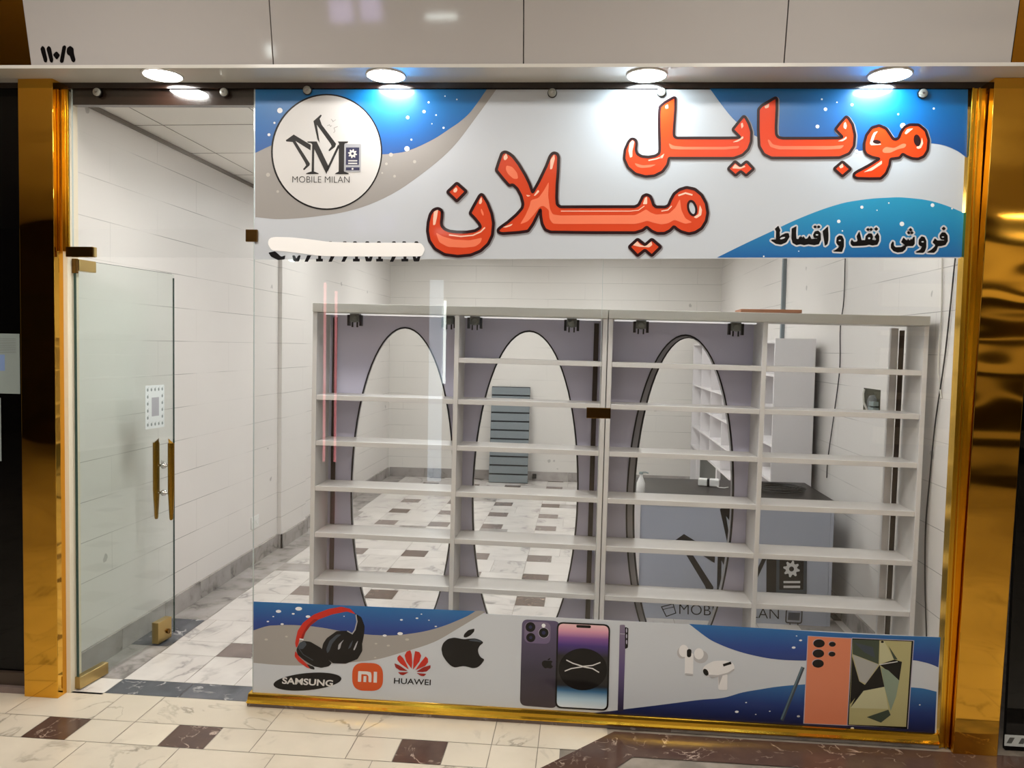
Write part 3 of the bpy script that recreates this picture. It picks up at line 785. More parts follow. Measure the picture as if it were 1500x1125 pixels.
W_mo = TD([(930, 450), (930, 400), (945, 340), (985, 285), (1040, 268), (1090, 290), (1120, 335), (1140, 365), (1160, 372), (1183, 360), (1200, 315), (1225, 280), (1265, 262), (1330, 264), (1380, 305), (1402, 375), (1395, 450), (1368, 495), (1325, 514), (1280, 510), (1240, 494), (1212, 476), (1190, 505), (1122, 514),
            (1115, 560), (1090, 620), (1052, 657), (960, 658), (872, 655), (853, 642), (855, 622), (880, 605), (960, 563), (1042, 512), (985, 500), (945, 480)])
W_mo_h1 = TD(ell(1022, 389, 30, 15, 8, 18)); W_mo_h2 = TD(ell(1318, 378, 26, 44, -10, 22))
def word(name, body, shapes, holes, hw, glints, bands):
    sh = MB(); R2 = [rounded(p, 2.2) for p in shapes]
    for p in R2: sh.ribbon(film(4), [(x + 0.9, y + 1.3) for x, y in p], hw + 1.0, 'ink_shadow')
    for i, p in enumerate(R2):
        sh.flat(film(5), p, body, holes if i == 0 else ())
        sh.ribbon(film(8), p, hw, 'ink_outline')
    for h in holes: sh.ribbon(film(8), h, hw * 0.75, 'ink_outline')
    for pts in bands: sh.flat(film(6), rounded(pts, 3), 'ink_orange_lite')
    for it in glints:
        if it[0] == 'r': sh.ribbon(film(7), it[1], it[2], 'ink_orange_pale', False)
        else: sh.flat(film(7), rounded(it[1], 1.5), 'ink_orange_pale')
    o = sh.build(name, sign_o); return o
o = word('orange_word', 'ink_orange_deep', [W_mila, W_mila_dots, W_noon, W_noon_dot], [W_mila_hole], 2.15,
     [('p', TA([(222, 625), (262, 605), (250, 680), (235, 745), (215, 750), (215, 690)])), ('p', TA([(400, 425), (425, 400), (440, 425), (425, 450), (402, 448)])), ('p', TA([(640, 520), (658, 490), (665, 535), (650, 558), (632, 552)])),
      ('r', TA([(360, 838), (470, 852), (580, 842), (650, 810), (690, 770)]), 1.0), ('p', TA([(860, 120), (885, 90), (900, 130), (880, 155), (862, 150)])), ('p', TA([(1290, 150), (1325, 100), (1330, 140), (1305, 235), (1285, 240)])),
      ('p', TA([(1135, 480), (1175, 425), (1190, 440), (1150, 480)])), ('p', TA([(1065, 470), (1110, 478), (1080, 490)])), ('p', TA([(850, 768), (945, 735), (930, 755), (880, 772)])), ('r', TB([(10, 433), (640, 433), (720, 425), (775, 385)]), 0.6),
      ('p', TB([(760, 370), (780, 310), (800, 300), (800, 370)])), ('r', TB([(930, 433), (990, 422), (1025, 385)]), 0.8), ('r', TB([(1085, 290), (1150, 268), (1215, 285)]), 1.2), ('p', TB([(1225, 488), (1270, 460), (1282, 375), (1302, 420), (1295, 470), (1250, 500)])),
      ('p', TB([(668, 745), (705, 705), (740, 742), (780, 755), (838, 708), (848, 742), (820, 765), (730, 760)]))],
     [TA([(240, 815), (300, 850), (400, 880), (550, 888), (665, 862), (650, 910), (600, 945), (500, 955), (350, 948), (270, 905)]), TA([(885, 200), (940, 215), (985, 270), (995, 325), (950, 325), (900, 280), (880, 240)]),
      TA([(655, 590), (680, 640), (675, 670), (650, 625)]),
      TA([(1275, 350), (1268, 480), (1285, 600), (1310, 650), (1375, 660)]) + TB([(400, 470), (690, 470), (740, 445), (790, 415), (830, 445), (880, 465), (1000, 455), (1060, 400), (1100, 320), (1112, 420), (1150, 500), (1215, 535), (1150, 550), (1050, 512), (990, 545), (930, 555), (860, 540), (800, 520), (740, 540), (690, 550), (300, 550)])
      + TA([(1375, 738), (1310, 735), (1280, 690), (1275, 610), (1225, 570), (1190, 580), (1140, 650), (1080, 715), (1010, 742), (1060, 660), (1100, 570), (1110, 520), (1180, 500), (1230, 430)])])
o['label'] = 'lower orange word'
o = word('orange_word', 'ink_orange', [W_yal, W_yal_dots], [], 1.95,
     [('p', TC([(150, 545), (180, 512), (200, 530), (180, 620), (180, 680), (155, 690), (140, 620)])), ('r', TC([(340, 716), (420, 700), (475, 678)]), 0.9), ('p', TC([(440, 690), (500, 645), (480, 695)])), ('p', TC([(508, 170), (535, 155), (540, 195), (510, 200)])),
      ('p', TC([(1262, 350), (1280, 335), (1290, 375), (1270, 400)])), ('p', TC([(1180, 535), (1250, 500), (1285, 470), (1290, 495), (1230, 530)])), ('p', TC([(1175, 795), (1205, 750), (1250, 785), (1300, 765), (1310, 780), (1260, 800)]))],
     [TC([(540, 540), (590, 570), (700, 580), (1100, 580), (1250, 570), (1240, 595), (1100, 607), (650, 607), (560, 600)]), TC([(198, 740), (280, 765), (420, 755), (360, 785), (270, 792), (220, 775)])])
o['label'] = 'left part of the upper orange word'
o = word('orange_word', 'ink_orange', [W_ba, W_ba_dot], [], 2.0,
     [('p', TD([(198, 128), (235, 108), (230, 138), (205, 145)])), ('p', TD([(780, 255), (793, 240), (803, 270), (795, 298), (778, 285)])), ('p', TD([(735, 385), (780, 365), (800, 348), (802, 365), (770, 385)])), ('p', TD([(745, 570), (770, 545), (780, 572), (755, 585)]))],
     [TD([(220, 372), (235, 372), (260, 408), (320, 420), (700, 420), (785, 412), (760, 440), (650, 446), (300, 444), (240, 425)])])
o['label'] = 'middle part of the upper orange word'
o = word('orange_word', 'ink_orange', [W_mo], [], 2.0,
     [('p', TD([(970, 400), (985, 350), (1000, 320), (1030, 310), (1010, 340), (995, 385), (1050, 402), (1055, 410), (980, 415)])), ('p', TD([(1225, 325), (1245, 295), (1290, 290), (1260, 315), (1235, 335)])), ('p', TD([(1310, 430), (1345, 400), (1352, 355), (1362, 400), (1345, 435), (1322, 442)])),
      ('p', TD([(925, 612), (1010, 560), (1060, 525), (1060, 550), (985, 600)]))],
     [TD([(1060, 450), (1085, 425), (1150, 435), (1215, 400), (1240, 405), (1230, 430), (1170, 445), (1120, 470), (1070, 470)])])
for h_ in (W_mo_h1, W_mo_h2):
    b = MB(); b.flat(film(8), h_, 'ink_outline'); b.build('letter_eye', o)
o['label'] = 'right part of the upper orange word'
# black line of small lettering with pale halo
small = [TG(p) for p in (
    [(1268, 245), (1300, 205), (1345, 208), (1378, 250), (1382, 330), (1350, 385), (1290, 402), (1238, 405), (1218, 465), (1182, 501), (1085, 497), (1150, 455), (1200, 405), (1200, 385), (1163, 350), (1195, 293), (1230, 325), (1335, 325), (1335, 312), (1285, 305), (1266, 275)],
    [(1325, 122), (1352, 148), (1325, 174), (1296, 148)],
    [(958, 375), (962, 310), (1000, 264), (1042, 275), (1067, 330), (1067, 420), (1045, 482), (1020, 502), (918, 497), (985, 455), (1010, 412), (975, 398)],
    [(575, 338), (592, 350), (592, 400), (620, 425), (700, 422), (740, 402), (757, 388), (703, 345), (735, 282), (775, 320), (795, 322), (800, 300), (815, 322), (835, 322), (845, 300), (860, 322), (877, 275), (897, 270), (897, 370), (872, 402), (800, 402), (772, 412), (762, 450), (722, 487), (650, 497), (590, 477), (553, 430), (553, 380)],
    [(838, 140), (862, 165), (838, 190), (814, 165)], [(810, 186), (832, 208), (810, 231), (788, 208)], [(858, 186), (882, 208), (858, 231), (836, 208)],
    [(355, 213), (378, 260), (376, 330), (350, 382), (280, 394), (232, 382), (180, 394), (60, 400), (-10, 402), (-35, 375), (-38, 345), (-22, 312), (5, 345), (50, 342), (65, 320), (50, 262), (85, 198), (105, 260), (118, 320), (175, 320), (183, 260), (225, 220), (270, 223), (287, 270), (272, 312), (325, 322), (340, 305), (313, 270)],
    [(335, 128), (362, 155), (335, 180), (308, 155)], [(215, 140), (238, 162), (215, 184), (190, 162)], [(260, 140), (284, 162), (260, 184), (238, 162)])]
small += [TF(p) for p in (
    [(1128, 350), (1135, 300), (1170, 268), (1215, 275), (1242, 330), (1242, 440), (1215, 522), (1082, 517), (1150, 470), (1190, 430), (1150, 415), (1128, 380)],
    [(992, 128), (1000, 240), (1000, 330), (985, 400), (950, 427), (933, 330), (913, 200)],
    [(428, 160), (497, 125), (492, 230), (497, 320), (530, 330), (553, 288), (580, 325), (610, 283), (640, 325), (675, 315), (705, 268), (735, 325), (830, 322), (832, 305), (775, 300), (763, 260), (790, 205), (840, 193), (877, 230), (883, 330), (850, 402), (780, 417), (690, 402), (620, 417), (560, 402), (500, 417), (440, 382), (423, 310)],
    [(792, 110), (816, 132), (792, 154), (768, 132)], [(850, 110), (874, 132), (850, 154), (826, 132)],
    [(163, 165), (215, 118), (247, 190), (235, 212), (238, 290), (270, 262), (330, 233), (375, 233), (388, 290), (340, 372), (260, 408), (180, 397), (103, 345), (115, 335), (180, 332), (183, 200)])]
b = MB()
for p in small:
    q = rounded(p, 0.8, 3); b.ribbon(film(4), q, 2.7, 'ink_halo'); b.flat(film(5), q, 'ink_black'); b.ribbon(film(5), q, 0.35, 'ink_black')
b.flat(film(6), TG(ell(232, 290, 17, 14, 0, 12)), 'ink_halo'); b.flat(film(6), TG(ell(1312, 272, 17, 9, 0, 12)), 'ink_halo'); b.flat(film(6), TG(ell(1015, 342, 18, 10, 0, 12)), 'ink_halo')
b.flat(film(6), TF(ell(1180, 346, 18, 10, 0, 12)), 'ink_halo'); b.flat(film(6), TF(ell(822, 258, 20, 11, 0, 12)), 'ink_halo'); b.flat(film(6), TF(ell(282, 308, 42, 14, -18, 14)), 'ink_halo')
b.build('black_lettering', sign_o)['label'] = 'small black lettering with pale outline'

# phone line, almost wholly hidden under an added white strip
b = MB()
b.flat(film(4), rounded([(393, 370), (403, 368), (412, 376), (418, 374), (417, 380), (407, 381), (397, 376)], 1.5), 'ink_black')
for k, x in enumerate([434, 452, 468, 487, 506, 522, 540, 556, 577, 593, 610]):
    if k in (1, 3, 4, 8): b.flat(film(4), [(x - 2, 374), (x + 4, 374), (x - 1, 383.5), (x - 6, 383.5)], 'ink_black')
    elif k in (2, 5, 7, 9): b.flat(film(4), [(x - 5, 379), (x - 2, 379), (x - 2, 373), (x + 2.5, 373), (x + 2.5, 379), (x + 5, 379), (x + 5, 383), (x - 5, 383)], 'ink_black')
    else: b.flat(film(4), rounded([(x - 6, 374), (x - 2, 374), (x, 379), (x + 3, 374), (x + 6.5, 374), (x + 4, 383), (x - 4, 383)], 1.5), 'ink_black')
for x in (465, 484, 505, 520, 538, 555, 577, 592, 610): b.flat(film(4), rounded([(x - 4, 357), (x - 2, 353.5), (x + 2, 353.5), (x + 4, 357)], 1), 'ink_black')
b.build('number_line', sign_o)
b = MB()
b.flat(film(6), rounded([(392, 357), (394, 349), (402, 347), (425, 347.5), (450, 350), (480, 354), (520, 355.5), (600, 355.5), (617, 356), (623, 365), (618, 375.5), (560, 375.8), (490, 375.5), (465, 374.5), (440, 371), (415, 368), (398, 367)], 4), 'ink_plain_white')
tag(b.build('masking_strip', None), 'plain white strip added over the number line below the round logo', 'strip')

# ------------------------------------------------------------------ lower printed film
TH = zm(360, 860, 0.24); TI = zm(700, 860, 0.24); TJ = zm(960, 860, 280 / 1432); TK = zm(1120, 880, 340 / 1500); TL = zm(380, 860, 160 / 1200)
TM = zm(400, 950, 0.12); TN = zm(560, 920, 160 / 1500)
low = MB()
p = [at(371, 1016.5, 1, 0), at(1370, 1073.5, 1, 0), at(1379, 933.5, 1, 0), at(371.3, 881.5, 1, 0)]
zb0, zb1, zt1, zt0 = 0.0555, 0.0555, p[2][2], p[3][2]; xa, xb = -1.4695, 1.520
low.hexa([(xa, -0.0012, zb0), (xb, -0.0012, zb1), (xa, -0.0001, zb0), (xb, -0.0001, zb1), (xa, -0.0012, zt0), (xb, -0.0012, zt1), (xa, -0.0001, zt0), (xb, -0.0001, zt1)], 'ink_white')
low_o = tag(low.build('product_banner', None), 'low blue and white printed band with phones, headphones and maker logos', 'sign')
b = MB()
b.flat(film(1), curvy(TH([(47, 262), (130, 238), (250, 231), (400, 239), (560, 264), (750, 290), (880, 295), (1000, 285), (1150, 255), (1300, 200), (1403, 146), (1465, 150), (1300, 250), (1150, 335), (950, 400), (780, 445), (550, 465), (350, 478), (200, 475), (47, 462)])), 'ink_band')
b.build('grey_sweep', low_o)
b = MB()
b.flat(film(2), curvy(TH([(47, 88), (1403, 146), (1355, 175), (1300, 200), (1230, 229), (1150, 255), (1080, 272), (1000, 285), (940, 292), (880, 295), (820, 294), (750, 290), (660, 280), (560, 264), (480, 250), (400, 239), (325, 233), (250, 231), (190, 233), (130, 238), (47, 264)])), 'ink_blue_low')
b.build('blue_field', low_o); b = MB()
b.flat(film(2), curvy(TJ([(252, 276), (400, 387), (480, 428), (560, 460), (650, 490), (750, 515), (850, 534), (950, 545), (1050, 550), (1130, 551)]) + TK([(265, 385), (560, 385), (960, 385), (1040, 400), (1085, 414), (1123, 431), (1138, 236), (600, 215), (0, 178)])), 'ink_blue_low')
b.build('blue_field', low_o); b = MB()
b.flat(film(2), curvy(TI([(700, 768), (820, 756), (900, 745), (1050, 727), (1200, 708), (1350, 689), (1500, 675)]) + TJ([(650, 790), (780, 767), (900, 748), (1015, 736), (1130, 728)]) + TK([(260, 545), (600, 545), (950, 560), (1000, 564), (1040, 570), (1112, 588), (1100, 858), (560, 838), (0, 812)]) + TI([(1200, 806), (900, 787)])), 'ink_blue_foot')
b.build('blue_field', low_o)
b = MB()
dots(b, film(3), [(*TH([(x, y)])[0], r) for x, y, r in [(200, 148, 4), (323, 132, 5), (380, 180, 3.4), (290, 163, 2.2), (168, 180, 1.4), (135, 210, 1.8), (222, 226, 2.4), (950, 200, 2.2), (1045, 190, 2), (1072, 165, 1.3), (1118, 202, 1.3), (1160, 240, 1.8), (942, 284, 4), (848, 296, 3), (600, 178, 1)]], 'ink_star', 0.55)
dots(b, film(3), [(*TH([(x, y)])[0], r) for x, y, r in [(985, 320, 3), (870, 357, 2.4), (795, 345, 2), (125, 320, 2.6), (248, 302, 2), (790, 430, 1.8)]], 'ink_faint', 0.55)
dots(b, film(3), [(*TJ([(x, y)])[0], r) for x, y, r in [(1088, 399, 2.2), (1036, 453, 2.8), (1058, 366, 1.2), (680, 865, 1.4), (610, 934, 2.8), (752, 954, 1.2), (857, 930, 1.3), (1072, 968, 2.4)]], 'ink_star', 0.6)
dots(b, film(3), [(*TK([(x, y)])[0], r) for x, y, r in [(1003, 673, 1.3), (567, 824, 2.6), (220, 748, 2)]], 'ink_star', 0.6)
b.build('star_dots', low_o)
# headphones
b = MB()
def F(pts, m_, lay=4, r=2.0, T=TL): b.flat(film(lay), rounded(T(pts), r) if r else T(pts), m_)
F([(400, 570), (420, 480), (480, 390), (600, 300), (760, 240), (900, 215), (1000, 240), (1060, 300), (1030, 290), (960, 268), (800, 300), (650, 355), (560, 425), (505, 500), (480, 575), (440, 575), (425, 640), (405, 670), (392, 620)], 'ink_red')
F([(560, 425), (650, 355), (600, 350), (520, 430), (470, 520), (455, 570), (480, 575), (505, 500)], 'ink_red_dark', 5)
F([(1045, 285), (1120, 330), (1157, 430), (1150, 520), (1130, 625), (1040, 600), (1000, 520), (1050, 480), (1075, 390)], 'ink_black')
F([(430, 630), (480, 590), (560, 600), (680, 670), (720, 760), (795, 835), (765, 870), (680, 888), (600, 872), (500, 810), (420, 745), (405, 690)], 'ink_black', 5)
F([(395, 700), (440, 770), (520, 845), (600, 880), (605, 908), (520, 885), (430, 820), (385, 760)], 'ink_red', 4)
F([(520, 845), (600, 875), (610, 908), (560, 900)], 'ink_black', 5)
F([(683, 690), (700, 620), (740, 560), (850, 482), (960, 480), (1060, 520), (1128, 600), (1132, 700), (1080, 790), (950, 842), (810, 838), (720, 770)], 'ink_black', 6)
F([(735, 680), (770, 590), (850, 520), (900, 520), (850, 560), (800, 620), (770, 700), (745, 730)], 'ink_slate', 7)
F([(860, 690), (870, 630), (930, 575), (900, 620), (885, 680)], 'ink_grey', 7)
F([(1030, 690), (1060, 620), (1085, 585), (1065, 650), (1045, 695)], 'ink_grey', 7); F([(970, 685), (1000, 620), (1030, 580), (1005, 660)], 'ink_slate', 7)
F([(425, 640), (450, 605), (500, 595), (520, 630), (480, 680), (440, 680)], 'ink_slate', 6)
b.ribbon(film(8), TL([(965, 482), (1020, 512), (1050, 470), (1072, 380), (1060, 300)]), 0.8, 'ink_grey', False)
b.ribbon(film(8), TL([(440, 570), (485, 578)]), 0.9, 'ink_star', False)
b.ribbon(film(8), TL([(425, 660), (480, 740), (590, 805)]), 0.5, 'ink_slate', False)
b.build('headphones_print', low_o)
# maker logos
b = MB()
b.flat(film(4), TM(ell(420, 404, 416, 105, -5.2, 60)), 'ink_black')
b.text(film(5), 'SAMSUNG', TM([(108, 430), (727, 465), (735, 385), (115, 350)]), 'ink_disc', bold=0.028)
b.build('oval_logo', low_o)
b = MB()
b.flat(film(4), rounded(TM([(966, 172), (1342, 180), (1342, 520), (966, 512)]), 17, 8), 'ink_mi')
b.flat(film(5), rounded(TM([(1040, 275), (1150, 280), (1195, 290), (1202, 330), (1200, 412), (1165, 410), (1165, 340), (1150, 318), (1078, 312), (1075, 408), (1035, 406)]), 1.2), 'ink_disc')
b.flat(film(5), TM([(1105, 335), (1140, 337), (1136, 410), (1102, 408)]), 'ink_disc')
b.flat(film(5), TM([(1230, 283), (1270, 285), (1267, 418), (1225, 415)]), 'ink_disc')
b.build('square_logo', low_o)
b = MB()
for pl, mm in (([(402, 560), (330, 460), (306, 375), (335, 322), (385, 304), (405, 360), (412, 480)], 'ink_red'), ([(422, 572), (427, 450), (450, 315), (510, 330), (535, 380), (510, 460)], 'ink_red'),
               ([(367, 572), (250, 490), (208, 440), (206, 400), (240, 368), (285, 410), (330, 490)], 'ink_red'), ([(453, 578), (520, 480), (595, 388), (627, 420), (630, 470), (590, 520)], 'ink_red'),
               ([(352, 592), (240, 582), (180, 540), (166, 483), (230, 510)], 'ink_red_dark'), ([(468, 600), (560, 540), (664, 508), (662, 550), (610, 597), (550, 605)], 'ink_red_dark'),
               ([(362, 606), (213, 606), (250, 642), (290, 648)], 'ink_red_dark'), ([(468, 616), (607, 630), (570, 662), (530, 658)], 'ink_red_dark')):
    b.flat(film(4), rounded(TN(pl), 1.2), mm)
b.text(film(4), 'HUAWEI', TN([(158, 762), (664, 787), (668, 708), (162, 684)]), 'ink_black', bold=0.012)
b.build('petal_logo', low_o)
def apple(mb, T, m_, lay):
    mb.flat(film(lay), rounded(T([(1130, 155), (1060, 143), (990, 130), (900, 148), (835, 205), (810, 280), (825, 370), (875, 450), (940, 520), (1000, 545), (1060, 530), (1120, 522), (1180, 535), (1240, 553), (1300, 545), (1350, 510), (1408, 430), (1360, 410), (1325, 362), (1312, 300), (1338, 240), (1395, 200), (1350, 165), (1280, 142), (1200, 145)]), 3), m_)
    mb.flat(film(lay), rounded(T([(1115, 128), (1122, 85), (1180, 28), (1268, 6), (1262, 50), (1210, 102), (1155, 130)]), 2), m_)
b = MB(); apple(b, TN, 'ink_black', 4)
b.flat(film(5), rounded(TN([(1180, 160), (1270, 152), (1345, 172), (1370, 198), (1290, 185), (1210, 178)]), 2), 'ink_slate')
b.build('fruit_logo', low_o)
# phones of the purple set
b = MB()
F2 = lambda pts, m_, lay, r=None: b.flat(film(lay), rounded(TI(pts), r, 6) if r else TI(pts), m_)
F2([(270, 196), (500, 208), (482, 740), (256, 722)], 'ink_phone_back', 4, 9)
F2([(285, 210), (445, 216), (442, 348), (282, 340)], 'ink_phone_side', 5, 9)
for x, y, rx in ((321, 244, 30), (402, 279, 33), (323, 308, 28)):
    b.flat(film(6), TI(ell(x, y, rx, rx, n=24)), 'ink_rim' if rx == 33 else 'ink_black'); b.flat(film(7), TI(ell(x, y, rx - 3, rx - 3, n=24)), 'ink_black'); b.flat(film(8), TI(ell(x, y, rx * 0.35, rx * 0.35, n=14)), 'ink_navy')
b.flat(film(6), TI(ell(401, 235, 12, 12, n=16)), 'ink_star')
apple(b, lambda pts: [(700 + (390 + (x - 810) * 0.116) * 0.24, 860 + (432 + y * 0.118) * 0.24) for x, y in pts], 'ink_black', 6)
F2([(483, 212), (808, 228), (796, 756), (470, 738)], 'ink_black', 9, 9.5)
F2([(492, 222), (798, 237), (786, 746), (481, 729)], 'ink_screen', 10, 8)
b.flat(film(11), TI(ell(641, 502, 148, 128, 2, 40)), 'ink_black')
F2([(601, 230), (690, 234), (690, 251), (601, 247)], 'ink_black', 11, 2)
for pl in ([(540, 445), (580, 465), (640, 484), (700, 478), (748, 460)], [(530, 513), (570, 497), (640, 486), (700, 497), (740, 521)]):
    b.ribbon(film(12), TI(pl), 0.8, 'ink_disc', False)
b.build('purple_phones_print', low_o)
b = MB()
F2([(866, 230), (898, 230), (902, 300), (888, 758), (853, 755), (862, 420)], 'ink_phone_side', 4, 2); F2([(898, 243), (919, 250), (916, 370), (898, 378)], 'ink_black', 5, 1.5)
for yy in (265, 300, 335): b.flat(film(6), TI(ell(908, yy, 4, 14, n=12)), 'ink_rim')
b.ribbon(film(6), TI([(868, 285), (898, 287)]), 0.5, 'ink_rim', False)
b.build('phone_edge_print', low_o)
# ear buds
b = MB()
F3 = lambda pts, m_, lay, r=1.5: b.flat(film(lay), rounded(TJ(pts), r) if r else TJ(pts), m_)
b.flat(film(3), TJ(ell(203, 490, 40, 46, 10, 24)), 'ink_pod_shade'); b.flat(film(4), TJ(ell(212, 478, 36, 46, 0, 24)), 'ink_pod')
b.flat(film(3), TJ(ell(340, 522, 55, 48, 0, 24)), 'ink_pod_shade'); b.flat(film(4), TJ(ell(326, 500, 36, 42, 0, 24)), 'ink_pod')
F3([(222, 495), (286, 495), (283, 660), (219, 655)], 'ink_pod', 5, 3); F3([(222, 645), (282, 650), (281, 664), (222, 658)], 'ink_pod_shade', 6)
F3([(236, 470), (254, 462), (272, 470), (268, 520), (252, 528), (236, 520)], 'ink_black', 6, 2.5)
F3([(470, 650), (540, 650), (540, 772), (470, 770)], 'ink_pod', 5, 3); F3([(472, 664), (505, 660), (475, 740)], 'ink_pod_shade', 6)
F3([(352, 615), (372, 585), (440, 552), (535, 550), (590, 575), (594, 620), (545, 650), (475, 668), (425, 680), (370, 660)], 'ink_pod', 6, 5)
F3([(380, 655), (470, 660), (545, 640), (590, 610), (594, 622), (545, 652), (475, 670), (425, 682)], 'ink_pod_shade', 7, 2)
b.flat(film(7), TJ(ell(378, 638, 18, 28, -30, 20)), 'ink_black'); b.ribbon(film(7), TJ([(508, 586), (568, 567)]), 1.9, 'ink_black', False)
b.build('earbuds_print', low_o)
# orange phone set with pen
b = MB()
F4 = lambda pts, m_, lay, r=None: b.flat(film(lay), rounded(TK(pts), r) if r else TK(pts), m_)
b.ribbon(film(4), TJ([(1106, 600), (1030, 790), (946, 1000)]), 2.7, 'ink_slate', False); b.ribbon(film(5), TJ([(1100, 600), (1024, 790), (944, 990)]), 1.1, 'ink_pen', False)
F4([(278, 226), (564, 241), (538, 808), (250, 794)], 'ink_rim', 5); F4([(282, 230), (560, 245), (532, 803), (256, 791)], 'ink_phone_orange', 6)
for x, y, rr in ((352, 276, 37), (348, 341, 37), (346, 406, 37), (438, 281, 22), (436, 345, 22)):
    b.flat(film(7), TK(ell(x - 3, y - 3, rr, rr * 0.72, 0, 22)), 'ink_rim'); b.flat(film(8), TK(ell(x, y, rr, rr * 0.72, 0, 22)), 'ink_black')
F4([(564, 238), (967, 256), (927, 828), (534, 806)], 'ink_rim', 5); F4([(567, 243), (962, 260), (922, 828), (536, 803)], 'ink_black', 7)
F4([(569, 250), (950, 264), (914, 815), (544, 800)], 'ink_olive', 8)
for pl, mm, lay in (([(569, 250), (742, 256), (737, 410), (569, 345)], 'ink_moss', 9), ([(580, 270), (700, 300), (715, 370), (640, 330)], 'ink_slate', 10), ([(569, 348), (737, 413), (655, 535), (615, 520)], 'ink_stone', 10),
                    ([(566, 360), (612, 520), (650, 545), (600, 610), (552, 670)], 'ink_black', 9), ([(655, 535), (745, 415), (775, 560), (640, 590), (555, 690), (600, 600)], 'ink_black', 9),
                    ([(742, 412), (840, 380), (888, 395), (870, 515), (790, 450)], 'ink_black', 9), ([(745, 262), (772, 258), (835, 378), (742, 410)], 'ink_olive_lite', 10), ([(800, 290), (860, 380), (835, 378)], 'ink_moss', 10),
                    ([(555, 693), (640, 582), (775, 556), (800, 700)], 'ink_olive_lite', 10), ([(752, 430), (800, 450), (870, 516), (850, 620), (815, 712), (775, 560)], 'ink_sage', 10), ([(660, 752), (800, 704), (815, 738), (752, 788)], 'ink_moss', 10),
                    ([(555, 695), (790, 703), (660, 752), (548, 798)], 'ink_olive', 9)):
    F4(pl, mm, lay)
b.flat(film(11), TK(ell(761, 266, 10, 7, 0, 14)), 'ink_black'); b.ribbon(film(12), TK([(742, 413), (860, 393)]), 0.6, 'ink_disc', False)
b.build('orange_phones_print', low_o)

# ------------------------------------------------------------------ display shelving behind the glass
YF, YK = 0.42, 0.625
SH = [0.42, 0.664, 0.90, 1.13, 1.36]
SH_TOP = 1.565
def display_unit(x0, x1, xd, label, ovals, open_last, first_has_top):
    t = thing('display_shelving', ((x0 + x1) / 2, YF, 0), label, 'shelving', 'display shelving units')
    def part(name, bx, m_='shelf_grey', lab=None, bev=0.0015):
        b = MB(); b.box(*bx, m_); o = b.build(name, t, bev)
        if lab: o['label'] = lab
        return o
    T = 0.022
    part('side_panel', (x0, x0 + T, YF, YK, 0.0, 1.798)); part('side_panel', (x1 - T, x1, YF, YK, 0.0, 1.798))
    part('divider', (xd - T / 2, xd + T / 2, YF, YK, 0.0, 1.798))
    part('top_board', (x0, x1, YF - 0.006, YK + 0.012, 1.7985, 1.842), 'shelf_edge')
    for bi, (a, c) in enumerate(((x0 + T, xd - T / 2), (xd + T / 2, x1 - T))):
        zs = [0.17] + SH + ([SH_TOP] if (bi == 1 or first_has_top) else [])
        for z in zs:
            part('shelf', (a + 0.0005, c - 0.0005, YF + 0.004, YK - 0.002, z, z + 0.024), 'shelf_grey', None, 0.001)
        if not (open_last and bi == 1):
            ocx, orx, oz, orz = ovals[bi]
            b = MB(); zlo, zhi = 0.02, 1.797
            for yy, flip in ((YK, False), (YK + 0.012, True)):
                b.flat(lambda u, v, yy=yy: Vector((u, yy, v)), [(a, zlo), (c, zlo), (c, zhi), (a, zhi)], 'lavender', [ell(ocx, oz, orx, orz, 0, 72)])
            o = b.build('back_panel', t); o['label'] = 'lavender back panel with a tall oval opening'
            rim = MB(); P_ = ell(ocx, oz, orx, orz, 0, 72); dp_ = 0.05 if bi == 0 and open_last else 0.014
            n = len(P_)
            for k in range(n):
                (u0, w0), (u1, w1) = P_[k], P_[(k + 1) % n]
                rim.quad([(u0, YK - 0.003, w0), (u1, YK - 0.003, w1), (u1, YK + dp_, w1), (u0, YK + dp_, w0)], 'oval_mid')
            for yy, mm, g0, g1 in ((YK - 0.003, 'oval_dark', 0.0, 0.0085),):
                A, B = ell(ocx, oz, orx + g0, orz + g0, 0, 72), ell(ocx, oz, orx + g1, orz + g1, 0, 72)
                for k in range(n):
                    j = (k + 1) % n
                    rim.quad([(A[k][0], yy, A[k][1]), (A[j][0], yy, A[j][1]), (B[j][0], yy, B[j][1]), (B[k][0], yy, B[k][1])], mm)
            if open_last:     # the third opening carries a second, inner band on its left side
                A, B, C_ = P_, ell(ocx + 0.013, oz, orx - 0.013, orz - 0.006, 0, 72), ell(ocx + 0.017, oz, orx - 0.019, orz - 0.010, 0, 72)
                for Q0, Q1, mm in ((A, B, 'oval_mid'), (B, C_, 'oval_dark')):
                    for k in range(n):
                        j = (k + 1) % n
                        rim.quad([(Q0[k][0], YK - 0.001, Q0[k][1]), (Q0[j][0], YK - 0.001, Q0[j][1]), (Q1[j][0], YK - 0.001, Q1[j][1]), (Q1[k][0], YK - 0.001, Q1[k][1])], mm)
            rim.build('oval_trim', t)['label'] = 'dark edging of the oval opening'
            b = MB(); b.box(a + 0.01, c - 0.01, YF + 0.10, YF + 0.108, 1.790, 1.797, 'led_strip'); b.build('light_strip', t)['label'] = 'thin white light strip'
    # slotted uprights at the back corners
    for xs in ((x0 + T + 0.028, 0) if not open_last else (x1 - T - 0.022, 1), (x1 - T - 0.028, 1) if not open_last else (None, 0)):
        if xs[0] is None: continue
        b = MB(); b.box(xs[0] - 0.012, xs[0] + 0.012, YK - 0.0065, YK - 0.0035, 0.03, 1.78, 'slot_brown'); b.build('slotted_upright', t)['label'] = 'dark slotted upright strip'
    # shelf pins
    b = MB()
    return t
HG = 'hinge_grey'
